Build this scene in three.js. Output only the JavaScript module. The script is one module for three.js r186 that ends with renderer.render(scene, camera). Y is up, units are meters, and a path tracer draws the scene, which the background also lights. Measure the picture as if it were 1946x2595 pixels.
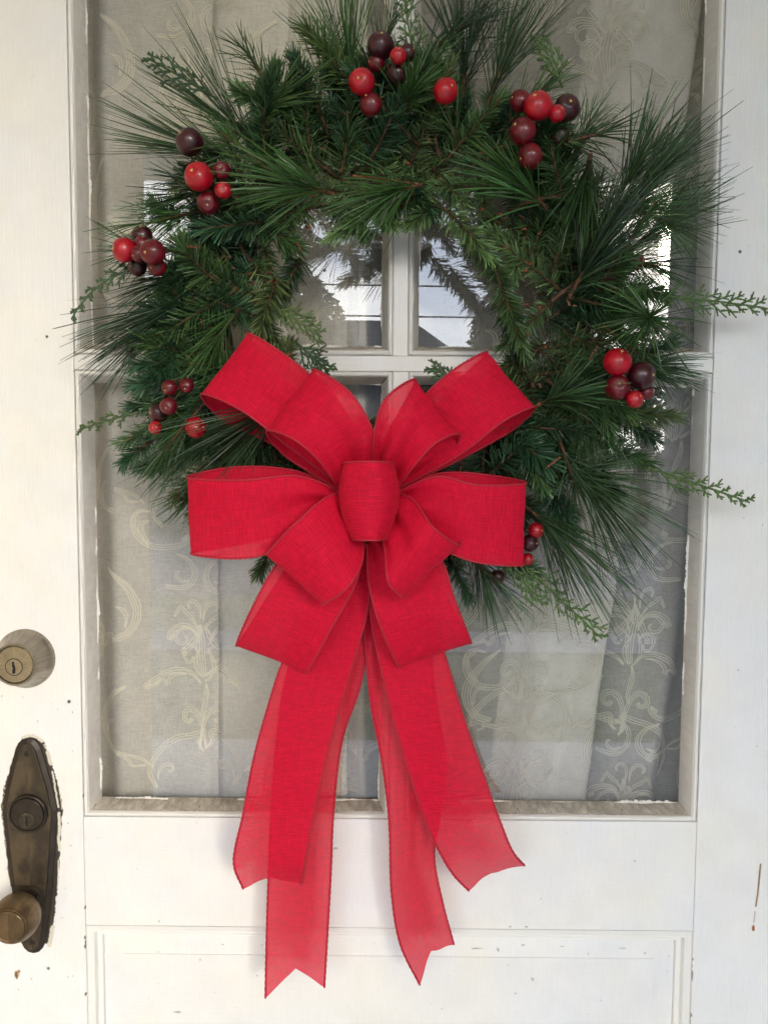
import * as THREE from 'three';
import { RoundedBoxGeometry } from 'three/addons/geometries/RoundedBoxGeometry.js';
import { mergeGeometries, toCreasedNormals, mergeVertices } from 'three/addons/utils/BufferGeometryUtils.js';

const V = (x, y, z) => new THREE.Vector3(x, y, z);
const { lerp, clamp, degToRad: R, smoothstep } = THREE.MathUtils;
let seed = 7;
const rnd = () => { seed = (seed + 0x6d2b79f5) | 0; let t = Math.imul(seed ^ (seed >>> 15), 1 | seed); t = (t + Math.imul(t ^ (t >>> 7), 61 | t)) ^ t; return ((t ^ (t >>> 14)) >>> 0) / 4294967296; };
const rr = (a, b) => a + (b - a) * rnd();
const pick = (a) => a[Math.floor(rnd() * a.length)];

// ------------------------------------------------------------------ camera, sky, sun, exposure
const scene = new THREE.Scene();
const camera = new THREE.PerspectiveCamera(63.39, 767 / 1024, 0.02, 400);
camera.position.set(0, 1.5, 0.906);
camera.rotation.set(R(-4.264), R(0.3237), R(0.3714), 'YXZ');
camera.updateMatrixWorld(true);
const SUN_AZ = R(24), SUN_EL = R(12.5);
const sunDir = V(Math.sin(SUN_AZ) * Math.cos(SUN_EL), Math.sin(SUN_EL), Math.cos(SUN_AZ) * Math.cos(SUN_EL));
const EXPOSURE = 1.78;
const sun = new THREE.DirectionalLight(0xfff0dc, 0.72);
sun.position.copy(sunDir).multiplyScalar(30).add(V(0, 1.4, 0));
sun.target.position.set(0, 1.4, 0);
sun.castShadow = true;
sun.shadow.radius = 24;
sun.shadow.mapSize.set(2048, 2048);
Object.assign(sun.shadow.camera, { left: -3, right: 3, top: 3, bottom: -3, near: 1, far: 60 });
scene.add(sun, sun.target);

// value noise used everywhere
const hash2 = (x, y, s) => { let h = Math.imul(x, 374761393) + Math.imul(y, 668265263) + Math.imul(s, 974711); h = Math.imul(h ^ (h >>> 13), 1274126177); return ((h ^ (h >>> 16)) >>> 0) / 4294967296; };
function noise(x, y, s = 0, wx = 0, wy = 0) {
  const ix = Math.floor(x), iy = Math.floor(y), fx = x - ix, fy = y - iy, u = fx * fx * (3 - 2 * fx), v = fy * fy * (3 - 2 * fy);
  const m = (i, w) => (w ? ((i % w) + w) % w : i), h = (i, j) => hash2(m(i, wx), m(j, wy), s);
  return lerp(lerp(h(ix, iy), h(ix + 1, iy), u), lerp(h(ix, iy + 1), h(ix + 1, iy + 1), u), v);
}
const fbm = (x, y, s = 0, o = 4) => { let a = 0.5, t = 0, n = 0; for (let i = 0; i < o; i++) { t += a * noise(x, y, s + i); n += a; a *= 0.5; x *= 2; y *= 2; } return t / n; };

function skyTexture() {
  const w = 1024, h = 512, d = new Float32Array(w * h * 4);
  for (let j = 0; j < h; j++) {
    const el = ((j + 0.5) / h - 0.5) * Math.PI, y = Math.sin(el);
    for (let i = 0; i < w; i++) {
      const az = ((i + 0.5) / w - 0.5) * 2 * Math.PI, x = Math.cos(az) * Math.cos(el), z = Math.sin(az) * Math.cos(el);
      const up = Math.max(y, 0), t = Math.pow(up, 0.45);
      let c = [lerp(2.9, 0.55, t), lerp(3.15, 1.0, t), lerp(3.6, 1.9, t)];
      if (y > 0) {                                         // clouds on a flat layer
        const k = 1.5 / (y + 0.16), n = fbm(x * k + 3.2, z * k + 1.7, 11, 5), cl = smoothstep(n, 0.43, 0.62) * 0.92;
        const lit = lerp(4.2, 2.4, up);
        c = c.map((q, m) => lerp(q, lit * [0.98, 1.0, 1.03][m], cl));
      }
      const ca = x * sunDir.x + y * sunDir.y + z * sunDir.z, g = Math.exp((ca - 1) * 70) * 5 + Math.exp((ca - 1) * 9) * 0.9;
      c = [c[0] + g, c[1] + g * 0.86, c[2] + g * 0.6];
      if (y < 0) c = c.map((q, m) => lerp(q, [0.35, 0.36, 0.34][m], smoothstep(-y, 0, 0.05)));
      const o = (j * w + i) * 4; d[o] = c[0]; d[o + 1] = c[1]; d[o + 2] = c[2]; d[o + 3] = 1;
    }
  }
  const tx = new THREE.DataTexture(d, w, h, THREE.RGBAFormat, THREE.FloatType);
  tx.mapping = THREE.EquirectangularReflectionMapping; tx.magFilter = THREE.LinearFilter; tx.needsUpdate = true;
  return tx;
}
scene.background = scene.environment = skyTexture();

const renderer = new THREE.WebGLRenderer({ antialias: true });
renderer.setSize(767, 1024);
renderer.toneMapping = THREE.LinearToneMapping;
renderer.toneMappingExposure = EXPOSURE;
renderer.shadowMap.enabled = true;

// ------------------------------------------------------------------ helpers
const F = 2101, CX = 973, CY = 1297.5;
function at(px, py, z) {                                   // photo pixel (1946 wide) + distance in front of the door -> point
  const d = V((px - CX) / F, -(py - CY) / F, -1).applyQuaternion(camera.quaternion);
  return camera.position.clone().addScaledVector(d, (z - camera.position.z) / d.z);
}
const Q = 1946 / 1659, aq = (x, y, z) => at(x * Q, y * Q, z);
const used = new Map();
const numbered = (n) => { const k = used.get(n) ?? 0; used.set(n, k + 1); return k ? n + '_' + String(k).padStart(3, '0') : n; };
function thing(name, label, category, pos = V(0, 0, 0), group) {
  const o = new THREE.Group(); o.name = numbered(name); o.position.copy(pos); scene.add(o);
  o.userData = { label, category }; if (group) o.userData.group = group;
  return o;
}
function part(name, geo, mat, parent, label) {
  const m = new THREE.Mesh(geo, mat); m.name = numbered(name); m.castShadow = m.receiveShadow = true; parent.add(m);
  if (label) m.userData.label = label;
  return m;
}
function struct(name, geo, mat, label, category) {
  const m = part(name, geo, mat, scene); m.userData = { kind: 'structure', label, category };
  return m;
}
const bx = (x0, x1, y0, y1, z0, z1) => new THREE.BoxGeometry(x1 - x0, y1 - y0, z1 - z0).translate((x0 + x1) / 2, (y0 + y1) / 2, (z0 + z1) / 2);
const rbx = (x0, x1, y0, y1, z0, z1, r = 0.0008) => new RoundedBoxGeometry(x1 - x0, y1 - y0, z1 - z0, 1, r).translate((x0 + x1) / 2, (y0 + y1) / 2, (z0 + z1) / 2);
function geom(pos, idx, uv, col, nor) {
  const g = new THREE.BufferGeometry();
  g.setAttribute('position', new THREE.Float32BufferAttribute(pos, 3));
  if (uv) g.setAttribute('uv', new THREE.Float32BufferAttribute(uv, 2));
  if (col) g.setAttribute('color', new THREE.Float32BufferAttribute(col, 3));
  if (nor) g.setAttribute('normal', new THREE.Float32BufferAttribute(nor, 3));
  g.setIndex(idx); if (!nor) g.computeVertexNormals();
  return g;
}
function dataTex(w, h, fn, srgb, repeat = true) {
  const d = new Uint8Array(w * h * 4);
  for (let j = 0; j < h; j++) for (let i = 0; i < w; i++) { const c = fn(i, j), o = (j * w + i) * 4; d[o] = clamp(c[0], 0, 255); d[o + 1] = clamp(c[1], 0, 255); d[o + 2] = clamp(c[2], 0, 255); d[o + 3] = 255; }
  const t = new THREE.DataTexture(d, w, h); t.magFilter = t.minFilter = THREE.LinearFilter; t.needsUpdate = true;
  if (repeat) t.wrapS = t.wrapT = THREE.RepeatWrapping;
  if (srgb) t.colorSpace = THREE.SRGBColorSpace;
  return t;
}
const std = (o) => new THREE.MeshStandardMaterial(o), phy = (o) => new THREE.MeshPhysicalMaterial(o);
const lin = (r, g, b) => new THREE.Color().setRGB(r, g, b);
const LX = 0.46, Y0 = 0.72, Y1 = 2.12;                       // the painted area that the door texture covers
function doorUV(g) {
  const p = g.attributes.position, uv = new Float32Array(p.count * 2);
  for (let i = 0; i < p.count; i++) { uv[i * 2] = (p.getX(i) + LX) / (2 * LX); uv[i * 2 + 1] = (p.getY(i) - Y0) / (Y1 - Y0); }
  g.setAttribute('uv', new THREE.BufferAttribute(uv, 2)); return g;
}

// ------------------------------------------------------------------ materials of the door
const TW = 1344, TH = 2048;
const doorCanvas = document.createElement('canvas'); doorCanvas.width = TW; doorCanvas.height = TH;
{
  const c = doorCanvas.getContext('2d'), img = c.createImageData(TW, TH), d = img.data;
  for (let j = 0; j < TH; j++) for (let i = 0; i < TW; i++) {
    const x = i / TW * 2 * LX, y = j / TH * (Y1 - Y0), o = (j * TW + i) * 4;
    const patch = fbm(x * 28, y * 28, 3, 4) - 0.5, tint = fbm(x * 16 + 9, y * 16, 31, 4) - 0.5, grain = noise(i * 0.9, j * 0.06, 7) - 0.5, fine = rnd() - 0.5;
    const v = 232 + patch * 9 + grain * 4 + fine * 3;
    d[o] = v - 1 + tint * 8; d[o + 1] = v - 1 + tint * 3; d[o + 2] = v - 2 - tint * 12; d[o + 3] = 255;
  }
  c.putImageData(img, 0, 0);
  const px = (x, y) => { const p = at(x, y, 0); return [(p.x + LX) / (2 * LX) * TW, (Y1 - p.y) / (Y1 - Y0) * TH]; };
  const blob = (x, y, rx, ry, col, n = 9, j = 0.45) => { c.fillStyle = col; c.beginPath(); for (let k = 0; k < n; k++) { const a = k / n * 6.283, q = 1 + rr(-j, j), [u, w] = px(x + Math.cos(a) * rx * q, y + Math.sin(a) * ry * q); k ? c.lineTo(u, w) : c.moveTo(u, w); } c.closePath(); c.fill(); };
  const poly = (pts, col) => { c.fillStyle = col; c.beginPath(); pts.forEach(([x, y], k) => { const [u, w] = px(x, y); k ? c.lineTo(u, w) : c.moveTo(u, w); }); c.closePath(); c.fill(); };
  const stroke = (pts, wd, col) => { c.strokeStyle = col; c.lineWidth = wd; c.lineCap = 'round'; c.beginPath(); pts.forEach(([x, y], k) => { const [u, w] = px(x, y); k ? c.lineTo(u, w) : c.moveTo(u, w); }); c.stroke(); };
  // nail holes, chips and bare spots where the photograph has them
  for (const [x, y, r] of [[120, 853, 3.4], [1874, 638, 4], [176, 1778, 4]]) blob(x, y, r, r * 1.1, '#4d4944', 12, 0.15);
  for (const [x, y, rx, ry] of [[1358, 2367, 7, 4], [1353, 2496, 5, 6], [1309, 2532, 4, 3], [1335, 2349, 5, 2.5], [1293, 2349, 5, 3], [1480, 2357, 3, 2], [1642, 2432, 2.5, 3.5], [1704, 2441, 2, 2], [1496, 2433, 3, 2.5], [1370, 2278, 2, 2], [1342, 2316, 2, 1.6],
    [1265, 2422, 4, 6], [1291, 2459, 2, 2], [1210, 2420, 18, 2.5], [1608, 2181, 3, 3], [1120, 2571, 3, 2], [1496, 2585, 2, 2], [850, 2150, 7, 3], [445, 2580, 14, 3.5], [338, 2364, 2, 4], [395, 2428, 2.5, 2.5], [404, 2335, 2, 3], [503, 2446, 3, 2.5], [648, 2487, 2, 3], [1883, 1312, 2.5, 2], [1931, 1330, 2, 2.5], [1869, 1698, 3, 2.5], [1917, 1890, 2, 2],
    [1683, 1250, 2, 1.5], [1700, 2480, 1.6, 1.6], [560, 2410, 3, 1.4], [660, 2411, 4, 1.2], [760, 2408, 3, 1.2], [1330, 2412, 6, 1.6], [1430, 2415, 8, 1.6], [1585, 2420, 10, 1.6], [1100, 2415, 9, 1.5]]) blob(x, y, rx * 0.8, ry * 0.8, pick(['#b3b2af', '#a6a5a2', '#bdbcb8']));
  for (const [x, y] of [[216, 2375], [218, 2388], [217, 2398], [213, 2020], [218, 2518], [217, 2300]]) blob(x, y, 2.4, 5, '#5d574e');
  for (const [x, y, r] of [[1753, 2431, 5], [1751, 2448, 6], [1753, 2474, 12], [1750, 2572, 8], [1746, 2590, 8]]) blob(x, y, 3, r, '#8c8880');
  stroke([[1926, 2190], [1922, 2230], [1919, 2262], [1914, 2296]], 2.6, '#8d6a48'); stroke([[1924, 2206], [1921, 2244]], 1.5, '#5c4a3a'); stroke([[1912, 2310], [1909, 2338]], 1.6, '#a9a298');
  blob(1908, 2352, 4, 10, '#96562f', 9, 0.3); blob(45, 2468, 9, 11, '#c9bfae'); blob(43, 2470, 4, 9, '#7b5a3a'); blob(50, 2462, 3, 4, '#8d6b48'); blob(123, 2454, 4, 4, '#77736c'); blob(20, 2200, 3, 4, '#b9b4a8');
  for (let k = 0; k < 26; k++) blob(rr(0, 190), rr(1740, 2540), rr(0.8, 2.2), rr(0.8, 3), pick(['#b7b2a6', '#9d978b', '#c6c1b6']));
  for (let k = 0; k < 20; k++) blob(rr(240, 1930), rr(2080, 2595), rr(0.6, 1.5), rr(0.6, 1.8), pick(['#b9b8b5', '#a8a7a4']));
  for (let k = 0; k < 26; k++) blob(rr(0, 165), rr(0, 1500), rr(0.5, 1.3), rr(0.5, 1.5), '#c3bcae');
  for (let k = 0; k < 20; k++) blob(rr(1850, 1945), rr(0, 2000), rr(0.5, 1.4), rr(0.5, 1.5), '#bdbab4');
  // bare dark wood where paint has come away round the old lock plate, with flecks of paint left on it
  const jag = (pts, amp) => { const out = []; for (let k = 0; k < pts.length - 1; k++) for (let s = 0; s < 7; s++) { const t = s / 7; out.push([lerp(pts[k][0], pts[k + 1][0], t) + rr(-amp, amp), lerp(pts[k][1], pts[k + 1][1], t) + rr(-amp, amp)]); } return out; };
  poly([...jag([[48, 1886], [60, 1866], [84, 1862], [103, 1871], [115, 1883], [122, 1905], [128, 1930], [136, 1948], [143, 1972], [152, 2005], [160, 2046], [157, 2090], [154, 2135], [151, 2180], [148, 2240], [146, 2266], [141, 2275], [141, 2312], [136, 2330], [134, 2374]], 1.8), [120, 2392], [80, 2380], [70, 2000]], '#37312a');
  poly([...jag([[52, 1880], [34, 1922], [20, 1970], [11, 1995], [4, 2046], [8, 2086], [16, 2150], [29, 2262]], 1.5), [80, 2262], [80, 1900]], '#39332b');
  stroke(jag([[58, 1870], [76, 1864], [96, 1868], [108, 1880]], 0.8), 5, '#d6d0c4');
  stroke(jag([[121, 1906], [131, 1940]], 1), 6, '#cfc8bb'); stroke(jag([[112, 1886], [119, 1900]], 1), 2, '#cfc8bb');
  stroke(jag([[134, 1955], [140, 1990], [146, 2025], [150, 2050]], 1), 3.2, '#d9d4c8');
  stroke(jag([[151, 1995], [156, 2030], [158, 2055]], 0.8), 1.6, '#dcd6ca'); stroke(jag([[150, 2060], [152, 2090], [150, 2120], [152, 2160]], 1), 5, '#d6d0c3');
  stroke(jag([[149, 2180], [148, 2230], [146, 2255]], 0.7), 2.2, '#d8d3c8'); stroke(jag([[134, 2350], [131, 2372], [124, 2400]], 1), 7, '#d2ccc0');
  for (let k = 0; k < 34; k++) { const t = rnd(); blob(t < 0.5 ? lerp(12, 5, t * 2) + rr(-1, 3) : lerp(5, 18, t * 2 - 1) + rr(-1, 3), lerp(1990, 2150, t), 1, rr(1, 4), '#cfc9bd'); }
}
const doorMap = new THREE.CanvasTexture(doorCanvas); doorMap.colorSpace = THREE.SRGBColorSpace; doorMap.magFilter = THREE.LinearFilter;
const brush = dataTex(512, 512, (i, j) => { const v = 128 + (noise(i * 0.35, j * 0.012, 41, 179, 6) - 0.5) * 120 + (noise(i / 32, j / 64, 43, 16, 8) - 0.5) * 70 + (noise(i / 5, j / 7, 44, 102, 73) - 0.5) * 34; return [v, v, v]; });
function paintMat(alongX) {
  const b = brush.clone(); b.needsUpdate = true; b.repeat.set(6, 8); if (alongX) { b.rotation = Math.PI / 2; b.repeat.set(6, 8); }
  return std({ map: doorMap, roughness: 0.42, bumpMap: b, bumpScale: 0.0003 });
}
const M = {};
M.stile = paintMat(false); M.rail = paintMat(true);
M.bead = std({ color: lin(0.79, 0.785, 0.76), roughness: 0.4 });
M.reveal = std({ color: lin(0.72, 0.71, 0.68), roughness: 0.5, map: dataTex(256, 256, (i, j) => { const v = 236 + (fbm(i / 9, j / 9, 5) - 0.5) * 22 + rr(-5, 5); return [v, v - 1, v - 3]; }, true) });
M.dirty = std({ color: lin(1, 1, 1), roughness: 0.85, map: dataTex(512, 256, (i, j) => { const n = fbm(i / 22, j / 11, 8, 5), s = noise(i / 3, j / 3, 9), v = 182 + (n - 0.5) * 90 + rr(-9, 9) - (s > 0.86 ? 55 : 0); return [v, v - 7, v - 19]; }, true) });
M.putty = std({ color: lin(0.74, 0.72, 0.67), roughness: 0.7 });
M.glass = phy({ color: 0xffffff, roughness: 0, transmission: 1, thickness: 0, ior: 1.95 });

// ------------------------------------------------------------------ the door
const XL = -0.3419, XR = 0.3487, YB = 1.5 - 0.4151, YMB = 1.5 + 0.0850, YMT = 1.5 + 0.1015, YP = 1.5 - 0.5428, YTOP = 2.2;
const MX0 = 0.0035, MX1 = 0.0192, MXL0 = 0.0035, MXL1 = 0.0205;     // the upright muntin above and below the cross bar
const GZ = -0.0235, DB = -0.042;
const door = thing('front_door', 'old white painted door with four glass panes that the wreath hangs on', 'door', V(0, 0, 0));
part('stile', doorUV(rbx(-0.462, XL - 0.0003, 0.02, 2.32, DB, 0, 0.001)), M.stile, door);
part('stile', doorUV(rbx(XR + 0.0003, 0.462, 0.02, 2.32, DB, 0, 0.001)), M.stile, door);
part('rail', doorUV(rbx(XL, XR, YP, YB, DB, -0.0002, 0.0008)), M.rail, door);
part('rail', doorUV(rbx(XL, XR, YTOP, 2.32, DB, -0.0002, 0.0008)), M.rail, door);
part('rail', doorUV(rbx(XL, XR, 0.02, 0.3, DB, -0.0002, 0.0008)), M.rail, door);
part('muntin', doorUV(rbx(XL, XR, YMB, YMT, DB, -0.0004, 0.0012)), M.rail, door);
part('muntin', doorUV(rbx(MX0, MX1, YMT, YTOP, DB, -0.0006, 0.0012)), M.stile, door);
part('muntin', doorUV(rbx(MXL0, MXL1, YB, YMB, DB, -0.0006, 0.0012)), M.stile, door);

// a mitred frame: profile points are [inset, z]; sides: which of bottom, right, top, left to make
function frame(x0, y0, x1, y1, prof, sides = [0, 1, 2, 3], wob = 0.00025, crease = 0.5) {
  const gs = [];
  for (const s of sides) {
    const pos = [], idx = [], uv = [], n = 60, m = prof.length;
    for (let k = 0; k <= n; k++) for (let i = 0; i < m; i++) {
      const [ins, z] = prof[i], t = k / n, a = [x0 + ins, y0 + ins], b = [x1 - ins, y0 + ins], c = [x1 - ins, y1 - ins], d = [x0 + ins, y1 - ins];
      const [p, q] = [[a, b], [b, c], [c, d], [d, a]][s], L = s % 2 ? y1 - y0 : x1 - x0;
      const w = (i && i < m - 1) ? (fbm(t * L * 60 + s * 31, i * 5.1 + x0 * 77, 17, 3) - 0.5) * 2 * wob * 2 : 0;
      pos.push(lerp(p[0], q[0], t) + (s % 2 ? w : 0), lerp(p[1], q[1], t) + (s % 2 ? 0 : w), z + w * 0.6);
      uv.push(t * L * 8, i * 0.07 + s * 0.3);
    }
    for (let k = 0; k < n; k++) for (let i = 0; i < m - 1; i++) { const o = k * m + i; idx.push(o, o + m, o + 1, o + 1, o + m, o + m + 1); }
    gs.push(geom(pos, idx, uv));
  }
  return toCreasedNormals(gs.length > 1 ? mergeGeometries(gs) : gs[0], crease);
}
const beadProf = [[0, -0.004], [0.0007, -0.0036], [0.0009, -0.0012], [0.0018, 0.0002], [0.0032, 0.0007], [0.0046, 0.0001], [0.0056, -0.0014], [0.0061, -0.0032]];
const revealProf = [[0.0061, -0.0032], [0.0070, -0.0048], [0.0122, -0.0225], [0.0124, GZ - 0.003]];
const panes = [[XL, YMT, MX0, YTOP], [MX1, YMT, XR, YTOP], [XL, YB, MXL0, YMB], [MXL1, YB, XR, YMB]];
panes.forEach(([x0, y0, x1, y1], pi) => {
  const inner = 0.0122;
  part('pane_moulding', frame(x0, y0, x1, y1, beadProf), M.bead, door);
  part('glazing_bevel', frame(x0, y0, x1, y1, revealProf, [1, 2, 3], 0.0005), M.reveal, door);
  part('sill', frame(x0, y0, x1, y1, revealProf, [0], 0.0006), M.dirty, door, 'dirty sloping sill under a pane');
  part('glass_pane', new THREE.PlaneGeometry(x1 - x0 - 0.012, y1 - y0 - 0.012).translate((x0 + x1) / 2, (y0 + y1) / 2, GZ), M.glass, door);
  // ragged paint left on the glass along its edges
  const pos = [], idx = [];
  for (const s of [0, 1, 2, 3]) {
    const L = s % 2 ? y1 - y0 : x1 - x0, n = Math.floor((L - 2 * inner) / 0.0012), thr = [0.44, 0.5, 0.6, 0.5][s];
    let prev = -1;
    for (let k = 0; k <= n; k++) {
      const t = k / n, big = fbm(t * L * 26 + s * 50 + pi * 13, s * 3.3, 23, 2), w = (big > thr ? (big - thr) * 0.006 + 0.0002 : 0) * (0.35 + 1.3 * noise(t * L * 700, s, 25)) + (k % 5 === 0 ? 0 : 0.0001);
      if (w < 0.00025) { prev = -1; continue; }
      const e = inner - 0.0008, along = lerp(inner, L - inner, t), P = (ins, z) => s === 0 ? [x0 + along, y0 + ins, z] : s === 2 ? [x0 + along, y1 - ins, z] : s === 1 ? [x1 - ins, y0 + along, z] : [x0 + ins, y0 + along, z];
      const o = pos.length / 3; pos.push(...P(e, GZ + 0.0016), ...P(e + 0.0006 + w, GZ + 0.0007), ...P(e + 0.0009 + w, GZ + 0.0002));
      if (prev >= 0) idx.push(prev, o, prev + 1, prev + 1, o, o + 1, prev + 1, o + 1, prev + 2, prev + 2, o + 1, o + 2);
      prev = o;
    }
  }
  part('paint_edge', geom(pos, idx), M.putty, door);
});
// the lower panel with its moulding and raised field
part('panel_moulding', frame(XL, 0.3, XR, YP, [[0, -0.0002], [0.0006, -0.0022], [0.0012, -0.0016], [0.0072, -0.0026], [0.0088, -0.0022], [0.0094, -0.0062], [0.0104, -0.0084], [0.0146, -0.0092], [0.0158, -0.0088], [0.0162, -0.0135], [0.0168, -0.016]], [0, 1, 2, 3], 0.00015, 0.4), M.bead, door);
{
  const a = 0.0164, g = [frame(XL, 0.3, XR, YP, [[a, -0.0135], [0.040, -0.0118], [0.0402, -0.0106], [0.041, -0.0102]], [0, 1, 2, 3], 0.0003, 0.3), new THREE.PlaneGeometry(XR - XL - 0.08, YP - 0.3 - 0.08).translate((XL + XR) / 2, (YP + 0.3) / 2, -0.0103).toNonIndexed()];
  part('panel', doorUV(mergeGeometries(g)), M.rail, door);
}

// ------------------------------------------------------------------ old lock plate with knob
const worn = (a, b, s, sc = 20) => dataTex(256, 256, (i, j) => { const n = clamp((fbm(i / sc, j / (sc * 1.7), s, 5) - 0.5) * 2.4 + 0.5, 0, 1), k = noise(i / 2, j / 2, s + 9) > 0.93 ? 0.75 : 1; return [0, 1, 2].map((m) => (lerp(a[m], b[m], n) + rr(-4, 4)) * k); }, true);
M.bronze = std({ map: worn([66, 58, 47], [94, 82, 65], 61, 34), metalness: 0.55, roughness: 0.5 });
M.bronzeDark = std({ map: worn([50, 44, 39], [62, 55, 48], 62, 30), metalness: 0.55, roughness: 0.45 });
M.knob = std({ map: worn([98, 82, 61], [124, 103, 77], 63, 26), metalness: 0.7, roughness: 0.42 });
M.black = std({ color: lin(0.006, 0.006, 0.006), roughness: 0.8 });
const lathe = (pts, seg = 96) => toCreasedNormals(new THREE.LatheGeometry(pts.map(([r, z]) => new THREE.Vector2(r, z)), seg).rotateX(Math.PI / 2), 0.5);
{
  const c = at(78, 2056, 0), lock = thing('lockset', 'dark bronze old lock plate with round knob, paint flaking round it', 'door lock', V(c.x, c.y, 0));
  const halfAt = [[2413, 0.001], [2411, 0.0055], [2404, 0.0100], [2392, 0.0136], [2375, 0.0155], [2340, 0.0176], [2266, 0.0222], [2150, 0.0272], [2048, 0.0307], [1992, 0.0262], [1931, 0.0192], [1906, 0.0162], [1890, 0.0140], [1879, 0.0105], [1872, 0.0060], [1870, 0.001]];
  const outline = (ins) => { const s = new THREE.Shape(), r = halfAt.map(([py, w]) => [Math.max(w - ins * Math.min(1, w / 0.015), 0.0004), at(78, py, 0).y - c.y]), ym = (r[0][1] + r[r.length - 1][1]) / 2, yh = (r[r.length - 1][1] - r[0][1]) / 2, yy = (y) => ym + (y - ym) * (1 - ins / yh); s.moveTo(r[0][0], yy(r[0][1])); r.slice(1).forEach(([w, y]) => s.lineTo(w, yy(y))); [...r].reverse().forEach(([w, y]) => s.lineTo(-w, yy(y))); s.closePath(); return s; };
  const uvm = (g) => { const p = g.attributes.position, u = []; for (let i = 0; i < p.count; i++) u.push(p.getX(i) * 12, p.getY(i) * 12); g.setAttribute('uv', new THREE.Float32BufferAttribute(u, 2)); return g; };
  part('plate', uvm(new THREE.ExtrudeGeometry(outline(0.0045), { depth: 0.0014, bevelEnabled: true, bevelThickness: 0.0022, bevelSize: 0.0045, bevelSegments: 1 })), M.bronzeDark, lock);
  part('plate_face', uvm(new THREE.ExtrudeGeometry(outline(0.0062), { depth: 0.0006, bevelEnabled: true, bevelThickness: 0.0006, bevelSize: 0.0008, bevelSegments: 2 }).translate(0, 0, 0.0036)), M.bronze, lock);
  const screw = (py) => {
    const p = at(78, py, 0), s = part('screw', uvm(lathe([[0, 0.0009], [0.0028, 0.0007], [0.0035, 0.0002], [0.0036, -0.001]], 32).translate(0, p.y - c.y, 0.0048)), M.bronzeDark, lock);
    part('screw_slot', bx(-0.0005, 0.0005, -0.0031, 0.0031, 0, 0.0003).rotateZ(-0.35).translate(0, p.y - c.y, 0.0057), M.black, s);
  };
  screw(1906); screw(2381);
  const cy = part('lock_cylinder', uvm(lathe([[0.0222, -0.001], [0.0218, 0.0034], [0.0207, 0.0044], [0.0194, 0.0038], [0.0188, 0.0018], [0.0182, 0.0018], [0.0180, 0.0042], [0.0172, 0.0046], [0, 0.0046]]).translate(0, 0, 0.0045)), M.bronzeDark, lock);
  const plug = uvm(lathe([[0.0088, -0.001], [0.0088, 0.0004], [0.0083, 0.0007], [0, 0.0007]], 48).translate(-0.0005, -0.0068, 0.0091));
  part('plug_ring', lathe([[0.0094, 0], [0.0094, 0.0003], [0.0087, 0.0003], [0.0087, 0]], 48).translate(-0.0005, -0.0068, 0.0091), M.black, cy);
  part('plug', plug, M.bronze, cy);
  const key = new THREE.Shape([[0, 0.0060], [0.0016, 0.0052], [0.0010, 0.0026], [0.0016, 0.0016], [0.0020, -0.0012], [0.0011, -0.0030], [0.0014, -0.0062], [-0.0008, -0.0060], [-0.0010, -0.0030], [-0.0017, -0.0014], [-0.0006, 0.0006], [-0.0008, 0.0030], [-0.0014, 0.0050]].map(([x, y]) => new THREE.Vector2(x, y)));
  part('keyhole', new THREE.ExtrudeGeometry(key, { depth: 0.0004, bevelEnabled: false }).translate(-0.0005, -0.0070, 0.0097), M.black, cy);
  const kp = at(84, 2273, 0), ky = kp.y - c.y, kx = 0;
  part('rosette', uvm(lathe([[0.0158, -0.001], [0.0156, 0.0015], [0.0142, 0.0030], [0.0122, 0.0034], [0.0112, 0.0060], [0.0100, 0.0066], [0.0098, 0.002]]).translate(kx, ky, 0.0045)), M.bronzeDark, lock);
  const kn = part('knob', uvm(lathe([[0.0088, 0.004], [0.0086, 0.0185], [0.0120, 0.0205], [0.0178, 0.0238], [0.0224, 0.0292], [0.0250, 0.0360], [0.0256, 0.0425], [0.0246, 0.0490], [0.0220, 0.0550], [0.0202, 0.0578], [0.0196, 0.0576], [0.0190, 0.0592], [0.0182, 0.0598], [0.0176, 0.0594], [0.0172, 0.0606], [0.0160, 0.0612], [0.0152, 0.0604], [0.0146, 0.0602], [0.0090, 0.0608], [0, 0.0610]], 120).translate(kx, ky, 0)), M.knob, lock, 'worn brown round knob');
  void kn;
}
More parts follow.
